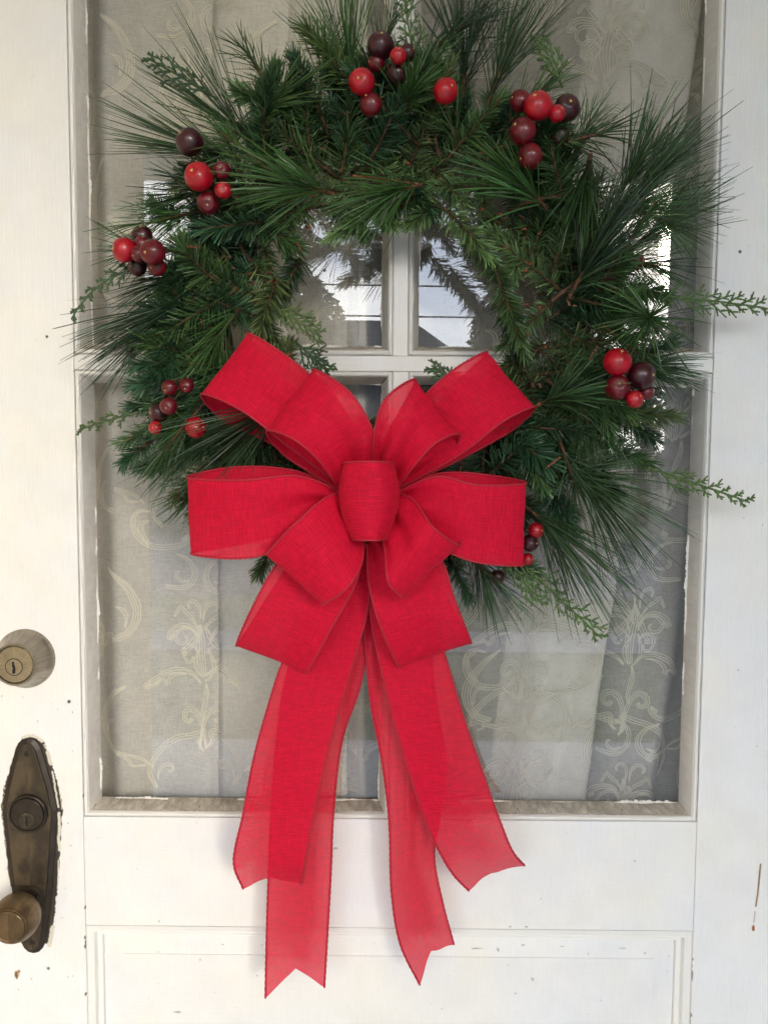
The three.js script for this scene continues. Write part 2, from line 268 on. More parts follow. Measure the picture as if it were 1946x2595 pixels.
// newer deadbolt above it
{
  const c = at(66.5, 1668, 0), db = thing('deadbolt', 'round satin brass deadbolt with keyhole, above the old lock plate', 'deadbolt', V(c.x, c.y, 0));
  const brushed = dataTex(256, 256, (i, j) => { const v = 205 + (noise(i / 2.2, j / 60, 71, 116, 4) - 0.5) * 30 + (fbm(i / 30, j / 30, 72) - 0.5) * 40 + rr(-5, 5); return [v, v, v]; }, true);
  const satin = std({ color: lin(0.53, 0.475, 0.39), metalness: 0.95, roughness: 0.36, map: brushed }), face = std({ color: lin(0.60, 0.50, 0.34), metalness: 0.9, roughness: 0.4, map: brushed });
  part('collar', lathe([[0.0331, 0], [0.0331, 0.0022], [0.0322, 0.0040], [0.0300, 0.0075], [0.0274, 0.0135], [0.0252, 0.0205], [0.0238, 0.0262], [0.0232, 0.0284], [0.0224, 0.0291], [0.0214, 0.0290], [0.0207, 0.0283], [0.0205, 0.0262]]), satin, db);
  part('collar_gap', lathe([[0.0206, 0.0250], [0.0206, 0.0266], [0.0196, 0.0266], [0.0196, 0.0250]]), M.black, db);
  const fc = part('cylinder_face', lathe([[0.0199, 0.0240], [0.0199, 0.0276], [0.0193, 0.0281], [0, 0.0281]]), face, db);
  part('plug_ring', lathe([[0.0095, 0], [0.0095, 0.0003], [0.0087, 0.0003], [0.0087, 0]], 64).translate(-0.0006, -0.0026, 0.0281), M.black, fc);
  part('plug', lathe([[0.0087, 0], [0.0087, 0.0004], [0.0083, 0.0006], [0, 0.0006]], 64).translate(-0.0006, -0.0026, 0.0281), face, fc);
  const key = new THREE.Shape([[-0.0012, 0.0040], [0.0012, 0.0040], [0.0010, 0.0012], [0.0018, -0.0008], [0.0024, -0.0040], [0.0018, -0.0090], [-0.0010, -0.0090], [-0.0012, -0.0050], [-0.0002, -0.0028], [-0.0013, -0.0014], [-0.0010, 0.0010]].map(([x, y]) => new THREE.Vector2(x, y)));
  part('keyhole', new THREE.ExtrudeGeometry(key, { depth: 0.0003, bevelEnabled: false }).translate(-0.0010, -0.0006, 0.0287), M.black, fc);
}
// the screw hook at the top of the muntin that carries the wreath
{
  const c = at(1004, 8, 0), hk = thing('screw_hook', 'small metal screw hook in the muntin above the wreath', 'hook', V(c.x, c.y, 0));
  const zinc = std({ color: lin(0.5, 0.49, 0.46), metalness: 0.9, roughness: 0.35 });
  part('shaft', new THREE.CylinderGeometry(0.0016, 0.0016, 0.03, 16).rotateX(Math.PI / 2).translate(0, -0.004, 0.014), zinc, hk);
  part('screw_head', lathe([[0, 0.0016], [0.0028, 0.0014], [0.004, 0.0006], [0.0042, 0]], 32).translate(0, -0.004, 0.0292), zinc, hk);
  part('screw_slot', mergeGeometries([bx(-0.0003, 0.0003, -0.002, 0.002, 0, 0.0003), bx(-0.002, 0.002, -0.0003, 0.0003, 0, 0.00031)]).rotateZ(0.5).translate(0, -0.004, 0.0307), M.black, hk);
}

// ------------------------------------------------------------------ curtains behind the glass
const linen = (ch) => dataTex(1024, 1024, (i, j) => {
  const wv = (noise(i * 0.04, j * 0.55, 81, 41, 563) - 0.5) * 0.5 + (noise(i * 0.55, j * 0.04, 82, 563, 41) - 0.5) * 0.42 + (rnd() - 0.5) * 0.6 + (noise(i / 64, j / 64, 83, 16, 16) - 0.5) * 0.2;
  if (ch === 'a') { const v = 150 + wv * 60; return [v, v, v]; }
  const v = 246 + wv * 12; return [v, v - 3, v - 12];
}, ch !== 'a');
const clothMap = linen('c'), clothAlpha = linen('a');
M.clothDense = phy({ map: clothMap, alphaMap: clothAlpha, transparent: true, opacity: 0.95, roughness: 1, transmission: 0.15, thickness: 0, side: THREE.DoubleSide, specularIntensity: 0.1 });
M.cloth = phy({ map: clothMap, alphaMap: clothAlpha, transparent: true, opacity: 0.56, roughness: 1, transmission: 0.12, thickness: 0, side: THREE.DoubleSide, specularIntensity: 0.1 });
M.thread = phy({ color: lin(0.68, 0.645, 0.54), roughness: 0.9, side: THREE.DoubleSide, specularIntensity: 0.2 });
M.threadFine = phy({ color: lin(0.50, 0.475, 0.405), roughness: 0.9, side: THREE.DoubleSide, specularIntensity: 0.2 });
// profile: cloth position u (metres along the cloth) -> [x, z]; lets the cloth double back on itself
function sampleProfile(pts) {
  const c = new THREE.CatmullRomCurve3(pts.map(([x, z]) => V(x, 0, z)), false, 'centripetal'), L = c.getLength(); c.arcLengthDivisions = 800; c.updateArcLengths();
  return { L, at: (u) => c.getPointAt(clamp(u / L, 0, 1)) };
}
const SW = [];                                             // one embroidered motif as strokes: [threads, spacing, points...], about 0.2 wide and 0.3 tall
{
  const st = (n, gap, pts, both) => { const q = pts.map(([x, y]) => [(x - 612) * 0.0002, (800 - y) * 0.0002]); SW.push([n, gap, q]); if (both) SW.push([n, gap, q.map(([x, y]) => [-x, y - 0.001])]); };
  st(4, 0.0026, [[470, 345], [535, 375], [575, 430], [574, 490], [545, 535], [490, 555], [430, 548], [383, 540]], true);
  st(3, 0.0022, [[545, 510], [500, 520], [465, 500], [460, 475], [478, 462]], true);
  st(3, 0.0024, [[592, 720], [590, 660], [565, 620], [535, 618], [520, 640], [530, 660]], true);
  st(3, 0.0026, [[600, 800], [560, 740], [510, 700], [482, 678], [462, 720], [450, 740]], true);
  st(4, 0.0026, [[590, 830], [540, 770], [480, 762], [425, 790], [405, 835], [440, 812]], true);
  st(3, 0.0026, [[585, 880], [540, 800], [470, 800], [430, 850], [450, 890], [490, 892], [510, 862], [495, 845]], true);
  st(3, 0.0024, [[590, 930], [555, 890], [515, 900], [500, 940], [520, 985], [550, 980], [558, 950]], true);
  st(5, 0.0030, [[606, 735], [612, 800], [608, 870], [604, 940], [612, 1010], [622, 1075]]);
  st(4, 0.0030, [[615, 760], [650, 840], [690, 900], [735, 945], [700, 950]], true);
  st(3, 0.0026, [[620, 900], [650, 960], [660, 1010], [645, 1060], [622, 1082]], true);
  st(4, 0.0026, [[590, 1080], [545, 1040], [480, 1025], [400, 1045], [330, 1090], [275, 1136], [350, 1112]], true);
  st(3, 0.0024, [[520, 1050], [450, 1060], [405, 1095], [398, 1138], [370, 1110], [330, 1128]], true);
  st(4, 0.0024, [[626, 1100], [640, 1160], [632, 1220], [624, 1290], [636, 1345]]);
  st(4, 0.0026, [[606, 1500], [604, 1420], [594, 1340], [570, 1280], [530, 1258], [492, 1280], [488, 1322], [520, 1335], [535, 1312]], true);
  st(4, 0.0028, [[608, 1505], [575, 1470], [575, 1410], [520, 1430], [430, 1462], [350, 1530], [305, 1620], [302, 1690], [345, 1760]], true);
  st(3, 0.0024, [[320, 1700], [325, 1640], [365, 1608], [405, 1615], [412, 1645], [380, 1652]], true);
  st(3, 0.0024, [[270, 1640], [220, 1590], [160, 1560], [95, 1545], [150, 1580], [170, 1620], [240, 1625]], true);
  st(5, 0.0026, [[60, 455], [140, 520], [200, 610], [222, 700], [200, 780], [150, 830], [70, 860]], true);
  st(3, 0.0024, [[110, 650], [150, 665], [168, 700], [165, 760]], true);
  st(4, 0.0026, [[330, 100], [255, 90], [212, 130], [218, 220], [262, 290], [340, 330], [440, 335], [520, 320], [545, 278], [505, 300]], true);
  st(4, 0.0026, [[300, 130], [255, 160], [262, 225], [310, 290]], true);
}
function embroidery(prof, spots, yTop, yBot, zoff, dz) {
  const pos = [], idx = [];
  for (const [u0, v0, sc, tilt] of spots) for (const [n0, gap, raw] of SW) {
    const n = Math.max(2, n0 - 1);
    const jx = rr(-0.003, 0.003), jy = rr(-0.003, 0.003), ja = rr(-0.12, 0.12), js = rr(0.9, 1.12), mx = raw.reduce((q, p) => q + p[0], 0) / raw.length, my = raw.reduce((q, p) => q + p[1], 0) / raw.length, c = new THREE.CatmullRomCurve3(raw.map(([x, y]) => { const a = (x - mx) * js, b = (y - my) * js; return V((mx + a * Math.cos(ja) - b * Math.sin(ja) + jx) * sc, (my + a * Math.sin(ja) + b * Math.cos(ja) + jy) * sc, 0); }), false, 'centripetal'), L = c.getLength(), N = Math.max(10, Math.round(L / 0.0045));
    for (let k = 0; k < n; k++) {
      let prev = -1;
      for (let i = 0; i <= N; i++) {
        const t = i / N, p = c.getPoint(t), d = c.getTangent(t), fan = Math.sin(Math.min(1, t * 1.5 + 0.12) * 1.571) * (1 - 0.55 * t * t), off = (k - (n - 1) / 2) * gap * sc * fan * 1.3 + (noise(t * L * 160, k * 7 + u0 * 91, 87) - 0.5) * 0.0009, w = 0.00065;
        const q = (e) => { const x = p.x - d.y * (off + e), y = p.y + d.x * (off + e), u = u0 + x * Math.cos(tilt) - y * Math.sin(tilt), v = v0 + x * Math.sin(tilt) + y * Math.cos(tilt); if (u < 0.003 || u > prof.L - 0.003 || v < yBot + 0.004 || v > yTop) return null; const a = prof.at(u), b = prof.at(u + 0.001), tx = b.x - a.x, tz = b.z - a.z, l = Math.hypot(tx, tz) || 1; return [a.x - tz / l * dz + zoff(u, v)[0], v, a.z + tx / l * dz + zoff(u, v)[1]]; };
        const a = q(-w), m = q(0), b = q(w);
        if (!a || !b || !m) { prev = -1; continue; }
        const o = pos.length / 3; pos.push(...a, m[0], m[1], m[2] + 0.0004, ...b);
        if (prev >= 0) idx.push(prev, o, prev + 1, prev + 1, o, o + 1, prev + 1, o + 1, prev + 2, prev + 2, o + 1, o + 2);
        prev = o;
      }
    }
  }
  return geom(pos, idx);
}
function curtain(name, label, profPts, y0, y1, spots, k, lean = 0) {
  const prof = sampleProfile(profPts), nu = 420, nv = 90, fold = k === 1 ? 0.0026 : 0.0050, wave = k === 1 ? 62 : 84, pos = [], uv = [], idx = [];
  const zoff = (u, v) => [(fbm(u * 9 + k, v * 3.2, 91, 3) - 0.5) * 0.012 + (v - 1.22) * lean * smoothstep(u, 0, 0.13), (fbm(u * 11 + k * 5, v * 4.5, 95, 3) - 0.5) * 0.009 + fold * Math.sin(u * wave + 2.2 * fbm(v * 2.6, u * 3, 97, 2) + 1.3 * fbm(v * 5, k, 98, 2)) * (0.55 + 0.9 * fbm(u * 14, v * 1.5 + k, 99, 2))];
  for (let j = 0; j <= nv; j++) for (let i = 0; i <= nu; i++) { const u = i / nu * prof.L, v = lerp(y0, y1, j / nv), p = prof.at(u), z = zoff(u, v); pos.push(p.x + z[0], v, p.z + z[1]); uv.push(u / 0.22, v / 0.22); }
  for (let j = 0; j < nv; j++) for (let i = 0; i < nu; i++) { const o = j * (nu + 1) + i; idx.push(o, o + 1, o + nu + 1, o + 1, o + nu + 2, o + nu + 1); }
  const t = thing(name, label, 'curtain');
  part('cloth', geom(pos, idx, uv), k === 1 ? M.clothDense : M.cloth, t);
  part('embroidery', embroidery(prof, spots, y1, y0, zoff, 0.0012), k === 1 ? M.thread : M.threadFine, t);
  return t;
}
{
  const px = (x, y) => at(x, y, -0.06).x, py = (y) => at(600, y, -0.06).y, yb = py(1985), yt = 2.24;
  // left: almost flat, one soft pleat at its edge by the muntin
  const lx = (p) => px(p, 1800);
  curtain('lace_curtain', 'sheer linen curtain with embroidered scrolls hanging flat behind the panes on the lock side', [[-0.40, -0.075], [-0.372, -0.060], [-0.345, -0.075], [-0.318, -0.055], [-0.30, -0.056], [-0.24, -0.060], [-0.205, -0.055], [-0.199, -0.060], [-0.207, -0.064], [-0.203, -0.068], [-0.17, -0.058], [-0.125, -0.054], [-0.117, -0.060], [-0.130, -0.065], [-0.127, -0.070], [-0.09, -0.058], [-0.055, -0.055], [-0.046, -0.061], [-0.062, -0.067], [-0.06, -0.073], [-0.03, -0.064], [-0.026, -0.070], [-0.05, -0.078], [-0.12, -0.080], [-0.20, -0.078]], yb - 0.10, yt,
    [[0.20, py(1597), 1, 0], [0.20, py(215), 1, 0.01], [0.20, py(906), 1, 0.02], [0.445, py(1330), 1, 0], [0.445, py(1900), 1, 0.03], [0.445, py(420), 1, 0.02], [-0.01, py(1280), 1, 0], [-0.01, py(1880), 1, 0], [-0.01, py(560), 1, 0]], 1);
  void lx;
  const c2 = curtain('lace_curtain', 'gathered sheer curtain with cream doubled pleats behind the panes on the hinge side', [[-0.034, -0.066], [0.05, -0.068], [0.10, -0.058], [0.137, -0.060], [0.185, -0.054], [0.235, -0.056], [0.252, -0.060], [0.250, -0.068], [0.20, -0.072], [0.145, -0.074], [0.137, -0.078], [0.145, -0.083], [0.175, -0.080], [0.215, -0.080], [0.219, -0.083], [0.168, -0.085], [0.166, -0.088], [0.225, -0.089], [0.228, -0.092], [0.19, -0.095], [0.188, -0.098], [0.245, -0.094], [0.28, -0.074], [0.32, -0.062], [0.345, -0.080], [0.38, -0.078], [0.42, -0.09]], yb - 0.10, yt,
    [[0.05, py(1790), 1, 0], [0.19, py(1480), 1, 0.03], [0.20, py(1930), 1, 0], [0.40, py(1760), 1, -0.02], [0.62, py(1700), 1, 0], [0.76, py(1560), 1, 0], [0.78, py(2010), 1, 0], [0.05, py(300), 1, 0], [0.19, py(60), 1, 0], [0.40, py(330), 1, 0], [0.62, py(210), 1, 0], [0.76, py(420), 1, 0], [0.78, py(30), 1, 0], [0.2, py(900), 1, 0], [0.6, py(1050), 1, 0], [0.78, py(980), 1, 0]], 2, 0.115);
  void c2;
}

// ------------------------------------------------------------------ the bow
const weave = (kind) => dataTex(512, 512, (i, j) => {
  const slubH = noise(i * 0.02, j * 0.5, 101, 10, 256) - 0.5, slubV = noise(i * 0.5, j * 0.02, 102, 256, 10) - 0.5, tw = Math.sin((i + j) * Math.PI / 4) * 0.5, fine = rnd() - 0.5;
  const v = slubH * 0.72 + slubV * 0.52 + tw * 0.2 + fine * 0.14;
  if (kind === 'c') { const k = 1 + v * 0.24; return [210 * k, 13 * k + 4, 56 * k]; }
  const g = kind === 'a' ? 224 + v * 40 : 128 + v * 100; return [g, g, g];
}, kind === 'c');
const ribC = weave('c'), ribA = weave('a'), ribB = weave('b');
M.ribbon = phy({ map: ribC, alphaMap: ribA, transparent: true, bumpMap: ribB, bumpScale: 0.0005, roughness: 0.75, side: THREE.DoubleSide, sheen: 0.15, sheenColor: lin(1, 0.25, 0.3), sheenRoughness: 0.4, transmission: 0.14, thickness: 0, specularIntensity: 0.3 });
M.ribEdge = std({ color: lin(0.42, 0.007, 0.030), roughness: 0.7 });
const crv = (pts) => { const c = new THREE.CatmullRomCurve3(pts.map(([x, y, z]) => at(x, y, z)), false, 'centripetal'); return c; };
function edgeTube(curve, t1, parent, n) {
  const pts = Array.from({ length: n + 1 }, (_, i) => curve.getPoint(i / n * t1)), c = new THREE.CatmullRomCurve3(pts), g = new THREE.TubeGeometry(c, n * 2, 0.0012, 6), p = g.attributes.position;
  for (let i = 0; i < p.count; i++) { const k = Math.floor(i / 7), ctr = c.getPointAt(clamp(k / (n * 2), 0, 1)), q = V(p.getX(i), p.getY(i), p.getZ(i)).sub(ctr).multiplyScalar(k % 2 ? 1.15 : 0.8).add(ctr); p.setXYZ(i, q.x, q.y, q.z); }
  part('wired_edge', g, M.ribEdge, parent);
}
function ribbon(name, A, B, parent, { bow = 0, notch = 0, label, nl = 120 } = {}) {
  const ca = crv(A), cb = crv(B), nw = 16, pos = [], uv = [], idx = [], L = ca.getLength(), k0 = rnd() * 50;
  for (let i = 0; i <= nl; i++) for (let j = 0; j <= nw; j++) {
    const s = j / nw, t = i / nl * (1 - notch * (1 - Math.abs(2 * s - 1))), a = ca.getPoint(t), b = cb.getPoint(t), w = a.distanceTo(b), p = a.clone().lerp(b, s), gather = clamp(1 - w / 0.07, 0, 1);
    const ta = ca.getTangent(t), n = b.clone().sub(a).normalize().cross(ta).normalize(); if (!isFinite(n.x)) n.set(0, 0, 1);
    const bend = bow * Math.sin(Math.PI * s) + gather * 0.016 * Math.sin(s * Math.PI * 3.6 + k0) * (s * (1 - s) * 4) + (fbm(t * L * 14 + k0, s * 2, 111, 2) - 0.5) * 0.004 * (4 * s * (1 - s));
    p.addScaledVector(n, bend); pos.push(p.x, p.y, p.z); uv.push(s * 0.07 / 0.07 + k0, t * L / 0.07);
  }
  for (let i = 0; i < nl; i++) for (let j = 0; j < nw; j++) { const o = i * (nw + 1) + j; idx.push(o, o + nw + 1, o + 1, o + 1, o + nw + 1, o + nw + 2); }
  const m = part(name, geom(pos, idx, uv), M.ribbon, parent, label);
  edgeTube(ca, 1, m, 70); edgeTube(cb, 1, m, 70);
  return m;
}
{
  const bow = thing('ribbon_bow', 'large red wired ribbon bow with four long tails on the front of the wreath', 'bow', V(0, 0, 0));
  const L = (A, B, o) => ribbon('bow_loop', A, B, bow, o);
  L([[880, 1255, .135], [759, 1207, .158], [622, 1217, .165], [476, 1210, .140], [593, 1184, .105], [748, 1193, .105], [870, 1240, .115]], [[885, 1290, .132], [790, 1352, .150], [640, 1412, .160], [484, 1402, .138], [600, 1380, .105], [760, 1340, .105], [880, 1285, .115]]);
  L([[990, 1255, .135], [1108, 1208, .158], [1206, 1229, .165], [1332, 1224, .140], [1240, 1205, .105], [1120, 1199, .105], [1000, 1240, .115]], [[988, 1290, .132], [1080, 1368, .150], [1195, 1421, .160], [1326, 1431, .138], [1230, 1402, .105], [1110, 1360, .105], [990, 1285, .115]]);
  L([[875, 1240, .120], [740, 1138, .135], [610, 1038, .145], [511, 999, .125], [565, 1064, .090], [690, 1125, .090], [870, 1245, .105]], [[905, 1190, .120], [815, 985, .135], [722, 900, .145], [627, 846, .125], [690, 935, .090], [800, 1030, .090], [905, 1195, .105]]);
  L([[985, 1200, .120], [1055, 1030, .135], [1150, 937, .145], [1234, 893, .125], [1170, 960, .090], [1090, 1050, .090], [985, 1205, .105]], [[1015, 1235, .120], [1165, 1152, .135], [1280, 1064, .145], [1355, 1031, .125], [1303, 1086, .090], [1172, 1160, .090], [1010, 1240, .105]]);
  L([[862, 1240, .140], [800, 1158, .165], [740, 1110, .172], [676, 1092, .150], [718, 1150, .120], [793, 1201, .118], [865, 1245, .120]], [[943, 1190, .140], [946, 1100, .165], [888, 997, .172], [793, 937, .150], [850, 1010, .120], [915, 1110, .118], [935, 1195, .120]]);
  L([[946, 1190, .140], [947, 1110, .165], [975, 1014, .172], [1052, 962, .150], [1015, 1040, .120], [972, 1120, .118], [955, 1195, .120]], [[1005, 1240, .140], [1050, 1180, .165], [1103, 1123, .172], [1163, 1101, .150], [1133, 1165, .120], [1080, 1209, .118], [1010, 1243, .120]]);
  const I = (A, B) => L(A, B);
  I([[880, 1300, .120], [720, 1408, .130], [645, 1530, .135], [600, 1637, .105], [670, 1530, .075], [750, 1410, .075], [885, 1305, .090]], [[925, 1380, .120], [900, 1480, .130], [840, 1590, .135], [776, 1705, .105], [820, 1590, .075], [885, 1480, .075], [925, 1380, .090]]);
  I([[975, 1330, .120], [1105, 1400, .130], [1155, 1530, .135], [1193, 1630, .105], [1140, 1530, .075], [1080, 1410, .075], [970, 1330, .090]], [[930, 1380, .120], [935, 1480, .130], [965, 1588, .135], [1014, 1691, .105], [985, 1590, .075], [945, 1480, .075], [930, 1380, .090]]);
  L([[880, 1250, .145], [835, 1256, .165], [748, 1328, .185], [672, 1405, .165], [738, 1322, .140], [825, 1250, .135], [880, 1255, .130]], [[915, 1340, .145], [918, 1420, .170], [882, 1486, .185], [816, 1531, .165], [850, 1480, .140], [890, 1420, .135], [905, 1340, .130]]);
  L([[995, 1245, .145], [1045, 1266, .165], [1100, 1340, .188], [1166, 1379, .165], [1134, 1298, .138], [1072, 1258, .133], [995, 1250, .130]], [[965, 1340, .145], [976, 1400, .170], [985, 1475, .185], [1028, 1514, .165], [1010, 1450, .140], [985, 1400, .135], [960, 1340, .130]]);
  const T = (A, B, notch, label) => ribbon('ribbon_tail', A, B, bow, { notch, nl: 160, label });
  T([[900, 1400, .09], [800, 1540, .075], [729, 1702, .065], [704, 1856, .06], [688, 2061, .055], [681, 2215, .052], [676, 2369, .05], [673, 2530, .05]], [[950, 1400, .09], [945, 1540, .075], [912, 1740, .068], [868, 1872, .063], [845, 2061, .057], [839, 2200, .053], [832, 2330, .05], [822, 2503, .05]], 0.055);
  T([[905, 1370, .11], [790, 1520, .10], [714, 1684, .095], [678, 1795, .09], [642, 1928, .085], [617, 2061, .08], [593, 2189, .075], [617, 2253, .07]], [[945, 1370, .11], [932, 1540, .105], [902, 1655, .098], [864, 1780, .092], [828, 1915, .087], [797, 2050, .082], [772, 2190, .078], [765, 2240, .06]], 0.06);
  T([[915, 1400, .09], [921, 1560, .08], [939, 1779, .07], [968, 1930, .062], [986, 2080, .056], [993, 2270, .05], [1015, 2395, .047], [1064, 2497, .045]], [[960, 1400, .09], [1070, 1560, .08], [1105, 1779, .07], [1129, 1935, .062], [1112, 2080, .06], [1100, 2170, .055], [1122, 2290, .05], [1150, 2394, .045]], 0.05);
  T([[930, 1380, .11], [940, 1560, .10], [965, 1690, .095], [996, 1820, .09], [1040, 1965, .085], [1090, 2110, .08], [1145, 2212, .075], [1188, 2258, .065]], [[970, 1380, .11], [1080, 1520, .10], [1128, 1665, .095], [1172, 1812, .09], [1218, 1945, .085], [1270, 2090, .08], [1300, 2160, .078], [1329, 2194, .07]], 0.06);
  // the centre knot: a barrel of ribbon wrapped round the middle
  const rows = [[871, 997, 1174], [864, 1006, 1205], [858, 1013, 1240], [860, 1011, 1275], [868, 1002, 1310], [880, 990, 1342], [891, 981, 1365]], pos = [], uv = [], idx = [], nc = 40, nr = 24;
  const top = [], bot = [];
  for (let j = 0; j <= nr; j++) {
    const q = j / nr * (rows.length - 1), a = Math.min(Math.floor(q), rows.length - 2), f = q - a, l = lerp(rows[a][0], rows[a + 1][0], f), r = lerp(rows[a][1], rows[a + 1][1], f), y = lerp(rows[a][2], rows[a + 1][2], f);
    for (let i = 0; i <= nc; i++) {
      const ph = lerp(-2.0, 2.0, i / nc), fold = 0.0016 * Math.sin(ph * 4.2 + 1.1 * Math.sin(j / nr * 3.1)) * (0.25 + Math.abs(j / nr - 0.5) * 1.4) + (fbm(i * 0.12, j * 0.2, 181, 3) - 0.5) * 0.004, sn = Math.sign(Math.sin(ph)) * Math.pow(Math.abs(Math.sin(ph)), 0.9), z = 0.168 + 0.028 * Math.cos(ph) + fold, p = at((l + r) / 2 + (r - l) / 2 * sn, y + 4 * Math.cos(ph) * (j / nr - 0.5) * 2, z);
      pos.push(p.x, p.y, p.z); uv.push(i / nc * 1.5, j / nr * 1.15); if (j === 0) top.push(p); if (j === nr) bot.push(p);
    }
  }
  for (let j = 0; j < nr; j++) for (let i = 0; i < nc; i++) { const o = j * (nc + 1) + i; idx.push(o, o + nc + 1, o + 1, o + 1, o + nc + 1, o + nc + 2); }
  const k = part('bow_knot', geom(pos, idx, uv), M.ribbon, bow);
  for (const e of [top, bot]) part('wired_edge', new THREE.TubeGeometry(new THREE.CatmullRomCurve3(e), 80, 0.001, 6), M.ribEdge, k);
}

// ------------------------------------------------------------------ the wreath
const WC = at(1010, 785, 0.055);
const wreath = thing('christmas_wreath', 'round evergreen wreath of mixed pine, fir and cedar with red berries on the door', 'wreath', V(0, 0, 0));
M.needle = phy({ vertexColors: true, roughness: 0.34, side: THREE.DoubleSide, specularIntensity: 0.9 });
M.stem = std({ vertexColors: true, roughness: 0.8 });
const G = { dark: [0.021, 0.056, 0.026], blue: [0.030, 0.082, 0.042], mid: [0.049, 0.105, 0.037], olive: [0.068, 0.105, 0.042], light: [0.108, 0.193, 0.072], pine: [0.026, 0.068, 0.023], pineL: [0.041, 0.104, 0.029], pineD: [0.018, 0.044, 0.021], cedar: [0.082, 0.150, 0.044] };
const vary = (c, a = 0.35) => { const k = (1 + rr(-a, a)) * (rnd() < 0.06 ? 1.9 : 1), y = rr(-0.12, 0.2); return [c[0] * k * (1 + y), c[1] * k, c[2] * k * (1 - y)]; };
class NB {                                                  // collects needles and twigs
  constructor() { this.p = []; this.n = []; this.c = []; this.i = []; }
  needle(P, dir, len, wd, col, droop, segs, tip = 0.35) {
    const side = V(rr(-1, 1), rr(-1, 1), rr(-1, 1)).cross(dir).normalize(), nrm = dir.clone().cross(side).normalize(), o = this.p.length / 3;
    for (let k = 0; k <= segs; k++) {
      const t = k / segs, w = wd * 0.5 * (k === segs ? tip : k === 0 ? 0.7 : 1), q = P.clone().addScaledVector(dir, len * t).addScaledVector(droop, len * t * t);
      for (const s of [-1, 1]) { this.p.push(q.x + side.x * w * s, q.y + side.y * w * s, q.z + side.z * w * s); const m = nrm.clone().addScaledVector(side, s * 0.45).normalize(); this.n.push(m.x, m.y, m.z); const b = lerp(0.8, 1.15, t); this.c.push(col[0] * b, col[1] * b, col[2] * b); }
      if (k) { const a = o + (k - 1) * 2; this.i.push(a, a + 2, a + 1, a + 1, a + 2, a + 3); }
    }
  }
  bar(a, b, ra, rb, col, sides = 5) {
    const d = b.clone().sub(a).normalize(), u = V(0.3, 0.7, 0.64).cross(d).normalize(), v = d.clone().cross(u), o = this.p.length / 3;
    for (const [c, r] of [[a, ra], [b, rb]]) for (let k = 0; k < sides; k++) { const t = k / sides * 6.2832, m = u.clone().multiplyScalar(Math.cos(t)).addScaledVector(v, Math.sin(t)); this.p.push(c.x + m.x * r, c.y + m.y * r, c.z + m.z * r); this.n.push(m.x, m.y, m.z); this.c.push(...col); }
    for (let k = 0; k < sides; k++) { const n = (k + 1) % sides; this.i.push(o + k, o + n, o + sides + k, o + n, o + sides + n, o + sides + k); }
  }
  done() { return geom(this.p, this.i, null, this.c, this.n); }
}
const ZMIN = -0.0005;
function stemCurve(a, b, bend) { const m = a.clone().lerp(b, 0.5).add(bend); return new THREE.QuadraticBezierCurve3(a, m, b); }
function stemMesh(curve, r0, r1, col, parent, twist = true) {
  const s = new NB(), n = 14; let q = curve.getPoint(0);
  for (let k = 1; k <= n; k++) { const p = curve.getPoint(k / n), r = lerp(r0, r1, k / n) * (twist && k % 2 ? 1.25 : 1); s.bar(q, p, r, r, vary(col, 0.3)); q = p; }
  part('stem', s.done(), M.stem, parent);
}
const BROWN = [0.075, 0.038, 0.018];
const perp = (d) => { const r = V(rr(-1, 1), rr(-1, 1), rr(-1, 1)); return r.addScaledVector(d, -r.dot(d)).normalize(); };
const keepOff = (P, dir, len) => { const z = P.z + dir.z * len; if (z < 0.004) dir.z += (0.004 - z) / len; return dir; };
function firSprig(a, b, { n = 240, nl = 0.022, wd = 0.0014, col = G.mid, bend = V(0, 0, 0.01), bare = 0, spread = 1 } = {}) {
  const c = stemCurve(a, b, bend), nb = new NB(), tipC = col.map((x) => x * 1.25);
  for (let k = 0; k < n; k++) {
    const t = lerp(bare, 1, Math.pow((k + rnd()) / n, 0.9)), P = c.getPoint(t), d = c.getTangent(t), ang = lerp(1.12, 0.45, t * t) * spread * rr(0.75, 1.2);
    const dir = d.clone().multiplyScalar(Math.cos(ang)).addScaledVector(perp(d), Math.sin(ang)).normalize(), l = nl * rr(0.7, 1.15) * lerp(1, 0.75, t);
    nb.needle(P, keepOff(P, dir, l), l, wd * rr(0.75, 1.2), vary(t > 0.85 ? tipC : col), V(0, -0.06, 0), 2, 0.6);
  }
  const m = part('fir_sprig', nb.done(), M.needle, wreath);
  stemMesh(c, 0.0018, 0.0011, BROWN, m);
  return m;
}
function pineSprig(a, b, { n = 130, nl = 0.085, wd = 0.0011, col = G.pine, bend = V(0, 0, 0.008), fan = 0.55, droop = 0.12 } = {}) {
  const c = stemCurve(a, b, bend), nb = new NB();
  for (let k = 0; k < n; k++) {
    const t = lerp(0.15, 1, (k + rnd()) / n), P = c.getPoint(t), d = c.getTangent(t), ang = fan * rr(0.25, 1.25) * lerp(1.35, 0.8, t);
    const dir = d.clone().multiplyScalar(Math.cos(ang)).addScaledVector(perp(d), Math.sin(ang)).normalize(), l = nl * rr(0.6, 1.15);
    nb.needle(P, keepOff(P, dir, l), l, wd * rr(0.8, 1.2), vary(col, 0.45), V(rr(-0.08, 0.08), -droop * rr(0.3, 1.3), rr(-0.05, 0.05)), 4, 0.45);
  }
  const m = part('pine_sprig', nb.done(), M.needle, wreath);
  stemMesh(c, 0.0019, 0.0013, [0.085, 0.04, 0.02], m);
  return m;
}
